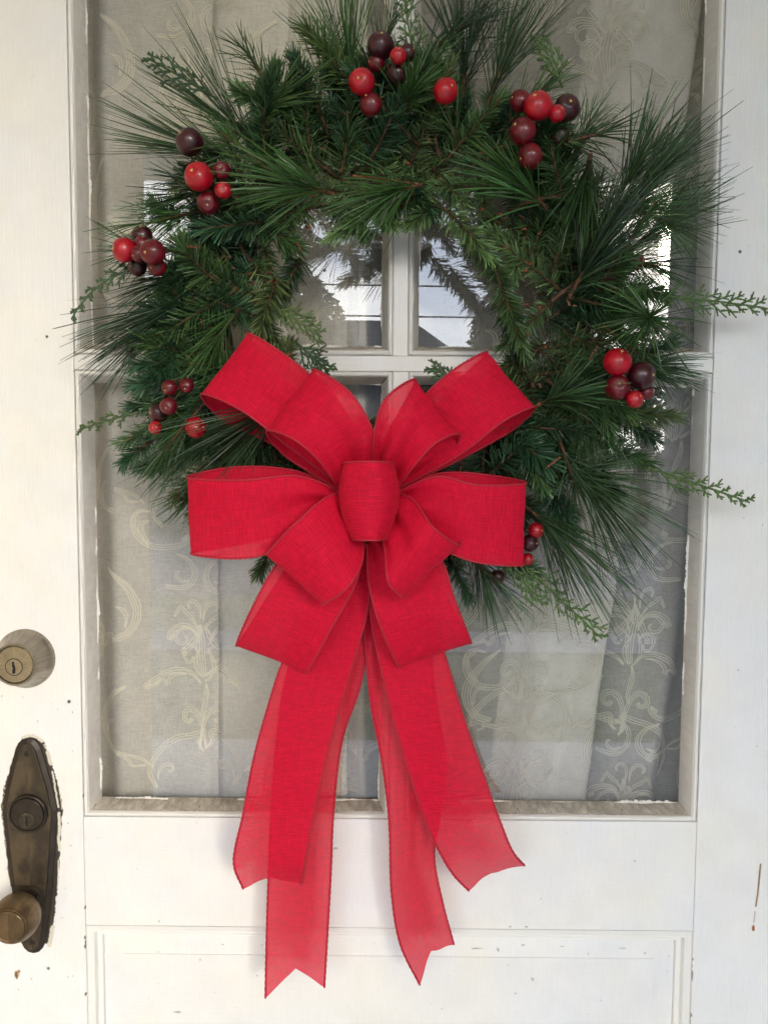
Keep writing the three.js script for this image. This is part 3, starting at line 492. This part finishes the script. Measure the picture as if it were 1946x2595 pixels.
function cedarSprig(a, b, { n: n0 = 9, bl = 0.03, col = G.cedar, bend = V(0, 0, 0.006) } = {}) {
  const n = Math.round(n0 * 1.3), c = stemCurve(a, b, bend), nb = new NB();
  const scales = (P, d, len, r) => { const k = Math.max(3, Math.round(len / 0.0032)); let q = P.clone(); for (let i = 0; i < k; i++) { const e = q.clone().addScaledVector(d, len / k * 1.15), cc = vary(col, 0.3), rr0 = r * lerp(1, 0.55, i / k); nb.bar(q, e, rr0 * 0.7, rr0 * 1.05, cc, 5); if (i % 2) nb.needle(q, d.clone().addScaledVector(perp(d), 0.8).normalize(), 0.0035, 0.0016, cc, V(0, 0, 0), 1, 0.2); q.addScaledVector(d, len / k).add(V(0, -0.00012 * i, 0)); } };
  let q = c.getPoint(0); const N = 30;
  for (let k = 1; k <= N; k++) { const p = c.getPoint(k / N), d = p.clone().sub(q), l = d.length(); scales(q, d.normalize(), l, lerp(0.0016, 0.0012, k / N)); q = p; }
  for (let k = 0; k < n; k++) {
    const t = lerp(0.12, 0.95, k / (n - 1)), P = c.getPoint(t), d = c.getTangent(t), s = k % 2 ? 1 : -1, side = V(-d.y, d.x, rr(-0.35, 0.35)).multiplyScalar(s).normalize(), dir = d.clone().multiplyScalar(0.95).addScaledVector(side, 0.6 + rr(-0.15, 0.15)).normalize(), len = bl * 0.8 * lerp(1, 0.45, t) * rr(0.7, 1.25);
    scales(P, dir, len, 0.0014);
    for (let j = 1; j < 4; j++) { const P2 = P.clone().addScaledVector(dir, len * j / 4.2), s2 = j % 2 ? 1 : -1, dr2 = dir.clone().multiplyScalar(0.8).addScaledVector(V(-dir.y, dir.x, rr(-0.3, 0.3)), s2 * 0.6).normalize(); scales(P2, dr2, len * rr(0.25, 0.45), 0.0013); }
  }
  const m = part('cedar_sprig', nb.done(), M.needle, wreath);
  stemMesh(c, 0.0010, 0.0006, [0.05, 0.05, 0.02], m, false);
  return m;
}
const BR = [[-180, .262], [-160, .28], [-140, .30], [-125, .27], [-90, .25], [-60, .27], [-40, .235], [-20, .265], [0, .255], [20, .215], [45, .235], [70, .24], [90, .25], [110, .262], [130, .26], [150, .245], [165, .225], [180, .262]];
const bodyR = (d) => { for (let k = 1; k < BR.length; k++) if (d <= BR[k][0]) return lerp(BR[k - 1][1], BR[k][1], (d - BR[k - 1][0]) / (BR[k][0] - BR[k - 1][0])) - 0.012; return 0.25; };
const polar = (deg, r, z) => V(WC.x + Math.cos(R(deg)) * r, WC.y + Math.sin(R(deg)) * r, z);
{
  // wire and vine core
  const core = new NB();
  for (let w = 0; w < 7; w++) { const ph = w * 0.9, N = 90; let q = null; for (let k = 0; k <= N; k++) { const a = k / N * 360, r = 0.19 + 0.011 * Math.cos(ph + k * 0.28), z = 0.022 + 0.009 * Math.sin(ph + k * 0.28), p = polar(a, r, z); if (q) core.bar(q, p, 0.003, 0.003, vary([0.045, 0.030, 0.018], 0.3), 6); q = p; } }
  part('vine_ring', core.done(), M.stem, wreath);
  // dense body: sprigs laid round the ring
  for (let k = 0; k < 200; k++) {
    const a = k * 137.508, layer = k % 4, r0 = rr(0.14, 0.215), z0 = [0.018, 0.035, 0.05, 0.06][layer], sw = rr(-55, 55), out = rr(0.07, 0.115), A = polar(a, r0, z0 + rr(-0.006, 0.006)), dir = a + sw, B = A.clone().add(V(Math.cos(R(dir)) * out, Math.sin(R(dir)) * out, rr(-0.01, 0.035)));
    { const q = B.clone().sub(WC), lim = bodyR(Math.atan2(q.y, q.x) * 57.2958); if (Math.hypot(q.x, q.y) > lim) { q.x *= lim / Math.hypot(q.x, q.y); q.y *= lim / Math.hypot(B.x - WC.x, B.y - WC.y); B.copy(q.add(WC)); } }
    firSprig(A, B, { n: 310, nl: rr(0.019, 0.027), wd: rr(0.0010, 0.0015), col: pick([G.dark, G.blue, G.mid, G.mid, G.dark, G.mid, G.olive]), bend: V(rr(-0.01, 0.01), rr(-0.01, 0.01), rr(0.004, 0.016)) });
  }
  // inner rim, lighter green tips bending into the hole
  for (let k = 0; k < 40; k++) {
    const a = k * 9 + rr(-3, 3), s = rnd() < 0.5 ? 1 : -1, A = polar(a, rr(0.150, 0.165), rr(0.035, 0.055)), B = polar(a + s * rr(16, 30), rr(0.112, 0.126), rr(0.045, 0.07));
    const up = Math.sin(R(a)) > -0.2;
    firSprig(A, B, { n: 190, nl: rr(0.016, 0.021), wd: 0.0015, col: up && rnd() < 0.65 ? G.light : G.olive, bend: V(0, 0, 0.006) });
  }
  // back side, seen only as a reflection in the glass
  for (let k = 0; k < 26; k++) { const a = k * 13.85, A = polar(a, rr(0.15, 0.2), 0.016), B = polar(a + rr(-25, 25), rr(0.12, 0.26), 0.010); firSprig(A, B, { n: 110, nl: 0.016, col: G.dark, bend: V(0, 0, 0) }); }
  // long pine needles all over
  for (let k = 0; k < 40; k++) {
    const a = k * 137.508 + 40, low = Math.sin(R(a)) < -0.7, A = polar(a, rr(0.15, 0.23), low ? rr(0.025, 0.035) : rr(0.05, 0.075)), dir = a + rr(-60, 60), l = rr(0.05, 0.08), B = A.clone().add(V(Math.cos(R(dir)) * l, Math.sin(R(dir)) * l, low ? rr(-0.01, 0.004) : rr(0.0, 0.035)));
    pineSprig(A, B, { n: 90, nl: rr(0.04, 0.06), wd: 0.0009, col: pick([G.pine, G.pineL, G.pine, G.pineD]), fan: rr(0.5, 0.9) });
  }
  // the fans that make the outline
  const P = (x0, y0, x1, y1, o = {}, z0 = 0.055, z1 = 0.06) => pineSprig(aq(x0, y0, z0), aq(lerp(x0, x1, 0.72), lerp(y0, y1, 0.72), z1), o);
  const big = { n: 105, nl: 0.108, wd: 0.00095 };
  P(765, 200, 745, 95, { ...big, fan: 0.5, droop: 0.03, col: G.pineL }); P(1000, 210, 1005, 80, { ...big, n: 130, fan: 0.55, droop: 0.03, col: G.pineD }); P(1050, 230, 1100, 110, { ...big, fan: 0.45, droop: 0.03 });
  P(1330, 430, 1400, 310, { ...big, nl: 0.095, fan: 0.5 }); P(1350, 460, 1440, 340, { ...big, nl: 0.095, fan: 0.42 }); P(1360, 540, 1450, 470, { ...big, nl: 0.092, n: 80, fan: 0.42, droop: 0.06 }); P(1300, 480, 1380, 430, { ...big, fan: 0.6 });
  P(570, 330, 470, 235, { ...big, n: 95, fan: 0.5, droop: -0.02 }); P(520, 350, 400, 310, { ...big, n: 95, fan: 0.32, droop: -0.02 }); P(470, 420, 390, 420, { ...big, n: 70, nl: 0.07, fan: 0.4 });
  P(440, 640, 320, 690, { ...big, n: 130, fan: 0.38, col: G.pineD }); P(440, 590, 330, 610, { ...big, n: 90, nl: 0.07, fan: 0.4, col: G.pineD });
  P(1220, 1010, 1300, 1080, { ...big, n: 130, fan: 0.5, droop: 0.2 }); P(1130, 1090, 1220, 1170, { ...big, n: 130, fan: 0.5, droop: 0.2 }); P(1020, 1190, 1060, 1270, { ...big, n: 80, nl: 0.07, fan: 0.6, droop: 0.12 }); P(1180, 1030, 1290, 1020, { ...big, n: 130, nl: 0.08, fan: 0.5 });
  P(480, 940, 350, 1010, { ...big, n: 110, nl: 0.06, fan: 0.5 }); P(520, 1010, 410, 1070, { ...big, n: 110, nl: 0.06, fan: 0.5 });
  P(640, 860, 540, 920, { ...big, n: 95, fan: 0.35, col: G.pineD, droop: 0.1 }, 0.085, 0.09); P(1320, 800, 1420, 790, { ...big, n: 120, nl: 0.07, fan: 0.3 });
  P(720, 420, 620, 400, { n: 120, nl: 0.08, fan: 0.6, col: G.pineL }, 0.085, 0.1); P(910, 400, 820, 425, { n: 110, nl: 0.07, fan: 0.6, col: G.pineL }, 0.09, 0.105); P(1180, 450, 1090, 370, { n: 130, nl: 0.075, fan: 0.5, col: G.pineL }, 0.085, 0.1);
  P(1275, 330, 1255, 420, { n: 130, nl: 0.06, fan: 0.45, col: G.pine, droop: 0.25 }, 0.09, 0.105); P(1230, 640, 1310, 490, { n: 190, nl: 0.09, fan: 0.45, col: G.pineD }, 0.08, 0.095); P(1400, 690, 1402, 685, { n: 130, nl: 0.055, fan: 1.45, col: G.pineL }, 0.085, 0.10);
  P(870, 250, 900, 170, { n: 120, nl: 0.05, fan: 0.8, col: G.pineL }, 0.08, 0.1); P(1150, 880, 1260, 830, { n: 130, nl: 0.065, fan: 0.6, col: G.pine }, 0.08, 0.09); P(560, 250, 640, 190, { n: 120, nl: 0.06, fan: 0.7, col: G.mid }, 0.07, 0.08);
  // fir tips with a place of their own
  const Fi = (x0, y0, x1, y1, o = {}, z0 = 0.06, z1 = 0.075) => firSprig(aq(x0, y0, z0), aq(x1, y1, z1), o);
  Fi(770, 200, 660, 60, { n: 300, nl: 0.024, wd: 0.0015, col: [0.07, 0.115, 0.035] }); Fi(1280, 885, 1455, 900, { n: 320, nl: 0.022, col: G.olive }); Fi(450, 1000, 375, 1080, { n: 160, nl: 0.016, col: G.olive });
  Fi(560, 260, 640, 170, { n: 240, nl: 0.028, wd: 0.0017, col: G.mid }); Fi(620, 250, 520, 200, { n: 260, nl: 0.026, col: G.mid }); Fi(520, 470, 640, 530, { n: 260, nl: 0.024, wd: 0.0017, col: G.mid }); Fi(440, 640, 560, 690, { n: 240, nl: 0.026, wd: 0.0018, col: G.blue }); Fi(400, 780, 300, 790, { n: 240, nl: 0.022, col: G.blue }); Fi(420, 820, 290, 830, { n: 240, nl: 0.022, col: G.blue });
  Fi(600, 600, 560, 720, { n: 230, nl: 0.022, wd: 0.0017, col: G.olive }, 0.08, 0.09); Fi(1060, 560, 1130, 760, { n: 330, nl: 0.02, wd: 0.0016, col: [0.05, 0.10, 0.035] }, 0.075, 0.085); Fi(960, 450, 1060, 560, { n: 260, nl: 0.019, wd: 0.0016, col: G.light }, 0.08, 0.085); Fi(860, 430, 720, 510, { n: 260, nl: 0.02, wd: 0.0016, col: G.light }, 0.08, 0.085);
  Fi(1090, 930, 1180, 1000, { n: 260, nl: 0.028, wd: 0.0018, col: G.blue }, 0.075, 0.09); Fi(1060, 1020, 1130, 960, { n: 200, nl: 0.026, wd: 0.0017, col: G.blue }, 0.07, 0.085); Fi(330, 950, 270, 1000, { n: 200, nl: 0.018, col: G.blue }); Fi(420, 350, 380, 400, { n: 170, nl: 0.016, col: G.olive });
  Fi(960, 1180, 1010, 1290, { n: 220, nl: 0.018, col: G.blue }, 0.045, 0.045); Fi(600, 1150, 560, 1240, { n: 180, nl: 0.02, col: G.mid }, 0.04, 0.04); Fi(1080, 1200, 1150, 1230, { n: 200, nl: 0.022, col: G.mid }, 0.045, 0.05);
  for (const [a, b, c, d, e] of [[420, 900, 265, 955, 0], [450, 960, 305, 1010, 1], [520, 1000, 400, 1080, 2], [560, 960, 450, 1065, 0], [400, 850, 285, 880, 1], [480, 900, 350, 935, 2], [600, 1050, 520, 1150, 1], [500, 1040, 425, 1110, 0], [660, 1000, 600, 1120, 2], [1290, 950, 1400, 1000, 0], [1240, 1000, 1330, 1065, 2], [1350, 790, 1450, 740, 1], [1330, 625, 1435, 640, 0], [1180, 1060, 1240, 1150, 1], [1310, 880, 1410, 950, 2], [390, 480, 330, 440, 0]]) firSprig(aq(a, b, 0.04), aq(c, d, 0.045 + 0.006 * e), { n: 270, nl: 0.021, wd: 0.0013, col: [G.mid, G.blue, G.dark][e], bend: V(0, rr(-0.008, 0.008), 0.006) });
  for (const [a, b, c, d, e] of [[770, 420, 850, 480, 0], [900, 420, 830, 478, 1], [950, 440, 890, 480, 0], [720, 440, 780, 500, 1], [860, 395, 930, 455, 2], [1000, 500, 1080, 600, 1], [650, 560, 610, 640, 2], [1080, 640, 1120, 760, 2]]) firSprig(aq(a, b, 0.06), aq(c, d, 0.07), { n: 270, nl: 0.02, wd: 0.0014, col: [G.light, G.mid, G.dark][e], bend: V(0, 0, 0.006) });
  // flat cedar sprays
  const C = (x0, y0, x1, y1, o = {}, z0 = 0.07, z1 = 0.075) => cedarSprig(aq(x0, y0, z0), aq(x1, y1, z1), o);
  C(470, 215, 318, 125, { n: 9, bl: 0.03, col: [0.03, 0.07, 0.03] }); C(900, 170, 868, -30, { n: 11, bl: 0.035, col: [0.085, 0.15, 0.055] }); C(1215, 190, 1165, 85, { n: 8, bl: 0.03, col: G.cedar }); C(1440, 640, 1650, 665, { n: 10, bl: 0.032, col: G.cedar }, 0.06, 0.05); C(1400, 1010, 1618, 1085, { n: 11, bl: 0.028, col: G.cedar }, 0.06, 0.045);
  C(1110, 1200, 1300, 1380, { n: 12, bl: 0.036, col: G.cedar }, 0.06, 0.05); C(1090, 1190, 1160, 1300, { n: 8, bl: 0.03, col: G.cedar }, 0.06, 0.06); C(310, 580, 155, 690, { n: 9, bl: 0.02, col: [0.05, 0.10, 0.04], bend: V(-0.01, 0.02, 0) }); C(300, 890, 172, 928, { n: 8, bl: 0.017, col: [0.06, 0.10, 0.035] });
  C(590, 660, 690, 720, { n: 10, bl: 0.034, col: [0.085, 0.14, 0.045] }, 0.085, 0.08); C(640, 740, 710, 800, { n: 9, bl: 0.03, col: [0.03, 0.07, 0.03] }, 0.08, 0.07); C(1010, 840, 935, 795, { n: 9, bl: 0.028, col: [0.04, 0.09, 0.035] }, 0.07, 0.07);
  // bits of bare twisted stem and reddish buds among the needles
  const tw = (x0, y0, x1, y1, z = 0.105) => { const m = new NB(), a = aq(x0, y0, z), b = aq(x1, y1, z - 0.01); let q = a; for (let k = 1; k <= 12; k++) { const p = a.clone().lerp(b, k / 12).add(V(rr(-0.0006, 0.0006), rr(-0.0006, 0.0006), rr(-0.0006, 0.0006))); m.bar(q, p, k % 2 ? 0.0014 : 0.0009, k % 2 ? 0.0009 : 0.0014, vary([0.17, 0.075, 0.04], 0.3)); q = p; } part('twig', m.done(), M.stem, wreath); };
  tw(762, 380, 905, 398); tw(1290, 748, 1272, 778); tw(1180, 1010, 1210, 988, 0.11); tw(640, 525, 652, 543, 0.1); tw(407, 532, 432, 535, 0.11);
  const buds = new NB(); for (let k = 0; k < 30; k++) { const a = rr(-40, 220), p = polar(a, rr(0.115, 0.15), rr(0.065, 0.078)), d = perp(V(0, 0, 1)); buds.bar(p, p.clone().addScaledVector(d, rr(0.002, 0.0045)), 0.0010, 0.0016, vary([0.20, 0.045, 0.02], 0.4)); }
  for (let k = 0; k < 24; k++) { const p = polar(rnd() * 360, rr(0.14, 0.25), rr(0.06, 0.08)), d = perp(V(0, 0, 1)); buds.bar(p, p.clone().addScaledVector(d, rr(0.003, 0.007)), 0.0010, 0.0014, vary([0.11, 0.045, 0.025], 0.4)); }
  const bd = part('brown_buds', buds.done(), M.stem, wreath); bd.userData.kind = 'stuff';
}
// berries
const berrySkin = (a, b, s) => dataTex(128, 128, (i, j) => { const n = clamp((fbm(i / 14, j / 10, s, 5) - 0.5) * 2 + 0.5, 0, 1), k = noise(i / 1.5, j / 1.5, s + 3) > 0.95 ? 1.25 : 1; return [0, 1, 2].map((m) => lerp(a[m], b[m], n) * k + rr(-3, 3)); }, true);
const skin = (a, b, s) => phy({ map: berrySkin(a, b, s), roughness: 0.38, clearcoat: 0.35, clearcoatRoughness: 0.14, bumpMap: ribB, bumpScale: 0.0002 });
const B = { red: skin([182, 2, 34], [144, 2, 26], 131), wine: skin([112, 3, 28], [78, 2, 20], 141), dark: skin([62, 5, 24], [40, 4, 16], 151), brown: skin([46, 24, 14], [32, 20, 12], 161) };
M.calyx = std({ color: lin(0.55, 0.36, 0.14), roughness: 0.7 }); M.berryStem = std({ color: lin(0.16, 0.17, 0.06), roughness: 0.7 });
function berry(px, py, r, z, kind, cx, cy, parent, hub) {
  const p = at(px, py, z), rad = r * (0.906 - z) / F, g = new THREE.SphereGeometry(rad, 40, 28), q = g.attributes.position;
  for (let i = 0; i < q.count; i++) { const v = V(q.getX(i), q.getY(i), q.getZ(i)), u = v.y / rad; v.multiplyScalar(1 + (fbm(v.x / rad * 1.5 + px, v.z / rad * 1.5 + v.y / rad, 171, 2) - 0.5) * 0.1); v.y *= 0.97; if (u > 0.9) v.y -= (u - 0.9) * rad * 1.3; q.setXYZ(i, v.x, v.y, v.z); }
  g.computeVertexNormals();
  const star = []; for (let k = 0; k < 6; k++) { const a = k * 1.047 + rr(-0.3, 0.3), l = rad * rr(0.12, 0.22); star.push(new THREE.ConeGeometry(rad * 0.055, l, 5).rotateX(Math.PI / 2 - 0.35).translate(0, 0, l * 0.45).rotateY(a)); } star.push(new THREE.IcosahedronGeometry(rad * 0.09, 1));
  const sg = mergeGeometries(star.map((s) => { const t = s.index ? s.toNonIndexed() : s; return t; })).translate(0, rad * 0.86, 0);
  const dir = V(cx, cy, Math.sqrt(Math.max(0, 1 - cx * cx - cy * cy))).normalize(), qn = new THREE.Quaternion().setFromUnitVectors(V(0, 1, 0), dir), all = mergeGeometries([g.toNonIndexed(), sg], true);
  const m = new THREE.Mesh(all, [B[kind], M.calyx]); m.name = numbered('berry'); m.castShadow = m.receiveShadow = true; m.quaternion.copy(qn); m.position.copy(p); parent.add(m);
  m.userData.label = { red: 'bright red berry', wine: 'wine red berry', dark: 'deep maroon berry', brown: 'brownish dark berry' }[kind];
  const c = new THREE.QuadraticBezierCurve3(p.clone(), p.clone().lerp(hub, 0.5).add(V(0, 0, 0.004)), hub);
  return new THREE.TubeGeometry(c, 8, 0.0009, 5);
}
const CL = [
  ['berries at the top of the wreath', [1000, 230, 0.06], [[964, 116, 33, .10, 'dark', .1, .75], [1009, 142, 21, .115, 'red', .15, .6], [1033, 133, 20, .105, 'dark', .8, .3], [953, 160, 21, .095, 'wine', -.9, 0], [917, 207, 32, .115, 'red', -.3, -.1], [940, 265, 28, .11, 'wine', -.5, .65], [1006, 187, 26, .10, 'dark', .5, .5], [1129, 231, 31, .11, 'red', .5, .15]]],
  ['berries at the upper right of the wreath', [1370, 370, 0.06], [[1363, 269, 35, .115, 'red', -.4, .55], [1317, 256, 26, .10, 'wine', -.9, .2], [1411, 288, 21, .115, 'red', .5, .45], [1436, 274, 33, .10, 'dark', .1, .2], [1324, 333, 33, .115, 'wine', -.75, .4], [1343, 396, 31, .115, 'wine', -.9, -.3], [1418, 345, 29, .085, 'brown', .9, .1]]],
  ['berries at the upper left of the wreath', [520, 440, 0.06], [[480, 360, 34, .10, 'dark', -.6, .55], [504, 448, 35, .115, 'red', -.35, .2], [563, 433, 22, .11, 'wine', 0, .1], [566, 482, 21, .115, 'red', 0, -.1], [528, 513, 28, .10, 'wine', .1, -.5]]],
  ['berries at the far left of the wreath', [365, 640, 0.05], [[315, 633, 31, .10, 'red', -.9, 0], [361, 598, 26, .085, 'dark', 0, .9], [361, 617, 19, .10, 'wine', .2, .9], [352, 644, 20, .105, 'wine', -.6, -.4], [388, 639, 32, .12, 'wine', -.45, -.2], [398, 676, 23, .10, 'wine', -.5, -.3], [349, 676, 24, .085, 'dark', -.7, 0]]],
  ['small berries at the lower left of the wreath', [430, 1030, 0.06], [[430, 983, 20, .11, 'wine', -.4, -.4], [473, 978, 19, .11, 'wine', 0, -.5], [428, 1029, 22, .12, 'wine', -.1, -.3], [402, 1046, 25, .10, 'dark', -.8, 0], [394, 1084, 17, .105, 'red', -.1, 0], [496, 1083, 27, .10, 'red', .9, 0]]],
  ['berries at the right of the wreath beside the cross bar', [1590, 960, 0.06], [[1564, 918, 35, .115, 'red', .2, .85], [1625, 952, 35, .11, 'dark', .75, 0], [1565, 982, 31, .115, 'wine', -.1, .3], [1608, 1012, 22, .12, 'red', .5, .4], [1636, 994, 20, .10, 'wine', .9, 0]]],
  ['berries half hidden by needles at the upper right edge of the wreath', [1570, 690, 0.05], [[1612, 664, 20, .065, 'wine', .8, .1], [1548, 700, 26, .065, 'wine', .9, 0], [1552, 728, 17, .065, 'wine', .9, 0]]],
  ['berries beside the right bow loop', [1310, 1390, 0.03], [[1357, 1344, 20, .07, 'red', .8, 0], [1342, 1376, 22, .07, 'dark', .8, 0], [1337, 1417, 15, .075, 'red', .8, 0], [1260, 1462, 19, .06, 'dark', .2, -.6]]],
];
for (const [label, hub, list] of CL) {
  const g = new THREE.Group(); g.name = numbered('berry_cluster'); g.userData.label = label; wreath.add(g);
  const stems = list.map((b) => berry(...b, g, at(...hub)));
  part('berry_stems', mergeGeometries(stems), M.berryStem, g);
}

// ------------------------------------------------------------------ what stands round the door and outside: it shades the door and shows in the glass
{
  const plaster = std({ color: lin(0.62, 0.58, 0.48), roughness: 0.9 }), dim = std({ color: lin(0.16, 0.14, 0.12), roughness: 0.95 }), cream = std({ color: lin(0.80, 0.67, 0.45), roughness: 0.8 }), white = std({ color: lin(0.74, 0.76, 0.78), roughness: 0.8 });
  struct('house_wall', mergeGeometries([bx(-3, -0.47, 0, 2.75, -0.15, -0.02), bx(0.47, 3, 0, 2.75, -0.15, -0.02), bx(-0.47, 0.47, 2.325, 2.75, -0.15, -0.02)]), plaster);
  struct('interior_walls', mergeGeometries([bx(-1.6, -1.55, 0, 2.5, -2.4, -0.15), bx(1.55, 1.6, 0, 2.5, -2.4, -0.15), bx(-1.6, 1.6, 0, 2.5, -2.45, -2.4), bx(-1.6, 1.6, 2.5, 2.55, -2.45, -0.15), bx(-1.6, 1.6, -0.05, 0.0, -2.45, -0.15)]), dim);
  struct('porch_floor', bx(-1.5, 1.5, -0.06, 0.015, -0.02, 3.2), std({ color: lin(0.36, 0.36, 0.355), roughness: 0.8 }));
  struct('porch_ceiling', bx(-1.5, 1.5, 2.9, 2.96, -0.02, 2.95), cream);
  struct('porch_beam', bx(-1.5, 1.5, 2.775, 3.1, 2.95, 3.1), white);
  struct('porch_side_wall', bx(-0.9, -0.75, 0.015, 2.9, -0.02, 1.63), cream);
  struct('porch_side_wall', bx(1.285, 1.42, 0.015, 2.9, -0.02, 2.95), std({ color: lin(0.24, 0.235, 0.23), roughness: 0.9 }));
  struct('ground', new THREE.PlaneGeometry(160, 120).rotateX(-Math.PI / 2).translate(0, -0.35, 58), std({ roughness: 1, map: (() => { const t = dataTex(256, 256, (i, j) => { const n = fbm(i / 12, j / 12, 201, 4); return [76 + n * 40, 82 + n * 40, 64 + n * 34]; }, true); t.repeat.set(40, 30); return t; })() }));
  struct('street', new THREE.PlaneGeometry(120, 7).rotateX(-Math.PI / 2).translate(0, -0.345, 12.9), std({ color: lin(0.16, 0.16, 0.163), roughness: 0.9 }));
  struct('pavement', bx(-60, 60, -0.36, -0.33, 6.5, 7.35), std({ color: lin(0.21, 0.21, 0.207), roughness: 0.9 }));
  const roofM = std({ color: lin(0.055, 0.062, 0.085), roughness: 0.9 }), wallM = std({ color: lin(0.5, 0.5, 0.5), roughness: 0.9 });
  const hs = thing('neighbour_house', 'grey roofed house across the street mirrored in the panes inside the wreath', 'house', V(-0.6, -0.35, 26));
  part('wall', bx(-5, 5, 0, 2.9, 0, 8), wallM, hs);
  { const rf = new THREE.Shape([[-5.6, 2.9], [-1.1, 5.9], [1.3, 5.9], [5.6, 2.9]].map(([x, y]) => new THREE.Vector2(x, y))); part('roof', new THREE.ExtrudeGeometry(rf, { depth: 9, bevelEnabled: false }).translate(0, 0, -0.6), roofM, hs); }
  for (const x of [-2.8, 2.4]) { const w = part('window', rbx(x - 0.7, x + 0.7, 1, 2.2, -0.06, 0.02, 0.01), wallM, hs); part('window_glass', bx(x - 0.6, x + 0.6, 1.1, 2.1, -0.075, -0.062), roofM, w); }
  const leaf = std({ color: lin(0.035, 0.05, 0.022), roughness: 0.8, side: THREE.DoubleSide });
  const tree = (x, z, h, r, l, y0 = 0.35) => {
    const t = thing('yard_tree', l, 'tree', V(x, -0.35, z)), nb = new NB(); nb.bar(V(0, 0, 0), V(0.1, h * 0.6, 0), 0.2, 0.1, [0.05, 0.035, 0.02], 8);
    for (let k = 0; k < 7; k++) nb.bar(V(0.05, h * 0.35 + k * h * 0.05, 0), V(rr(-r, r) * 0.7, h * (0.6 + rnd() * 0.25), rr(-r, r) * 0.7), 0.06, 0.02, [0.05, 0.035, 0.02], 5);
    part('trunk', nb.done(), M.stem, t);
    const pos = [], idx = []; for (let k = 0; k < 9500; k++) { const cl = V(rr(-1, 1), rr(-1, 1), rr(-1, 1)); if (cl.length() > 1) { k--; continue; } if (fbm(cl.x * 2.2 + x, cl.y * 2.2 + cl.z * 1.7, 211, 3) < 0.44) { continue; } const c = V(cl.x * r, h * (y0 + (1 - y0) / 2) + cl.y * h * (1 - y0) / 2, cl.z * r), a = perp(V(0, 1, 0)), b = perp(a), s = rr(0.04, 0.10), o = pos.length / 3; for (const [p, q] of [[-1, -0.4], [0.2, -0.7], [1.2, 0], [0, 0.6]]) { const v = c.clone().addScaledVector(a, p * s).addScaledVector(b, q * s); pos.push(v.x, v.y, v.z); } idx.push(o, o + 1, o + 2, o, o + 2, o + 3); }
    part('crown', geom(pos, idx), leaf, t);
  };
  tree(-2.0, 14.5, 5.2, 1.35, 'leafy tree mirrored in the pane to the left of the muntin inside the wreath'); tree(2.6, 17.5, 5.6, 0.95, 'narrow dark tree mirrored in the pane to the right of the muntin inside the wreath', 0.2); tree(-5.9, 19, 5.0, 2.3, 'round bushy tree mirrored at the lock side of the glass', 0.04); tree(6.4, 20, 5.2, 2.4, 'wide bushy tree mirrored at the hinge side of the glass', 0.04);
  const wire = std({ color: lin(0.02, 0.02, 0.02), roughness: 0.7 }), cable = (y, z, l) => { const c = new THREE.QuadraticBezierCurve3(V(-40, y + 0.7, z), V(0, y - 0.5, z), V(40, y + 0.6, z + 4)), m = part('power_cable', new THREE.TubeGeometry(c, 60, 0.022, 6), wire, scene); m.userData = { label: l, category: 'cable' }; };
  cable(4.75, 19, 'lower of two thin power cables mirrored in the panes inside the wreath'); cable(5.6, 19.5, 'upper of two thin power cables mirrored in the panes inside the wreath');
}

renderer.render(scene, camera);
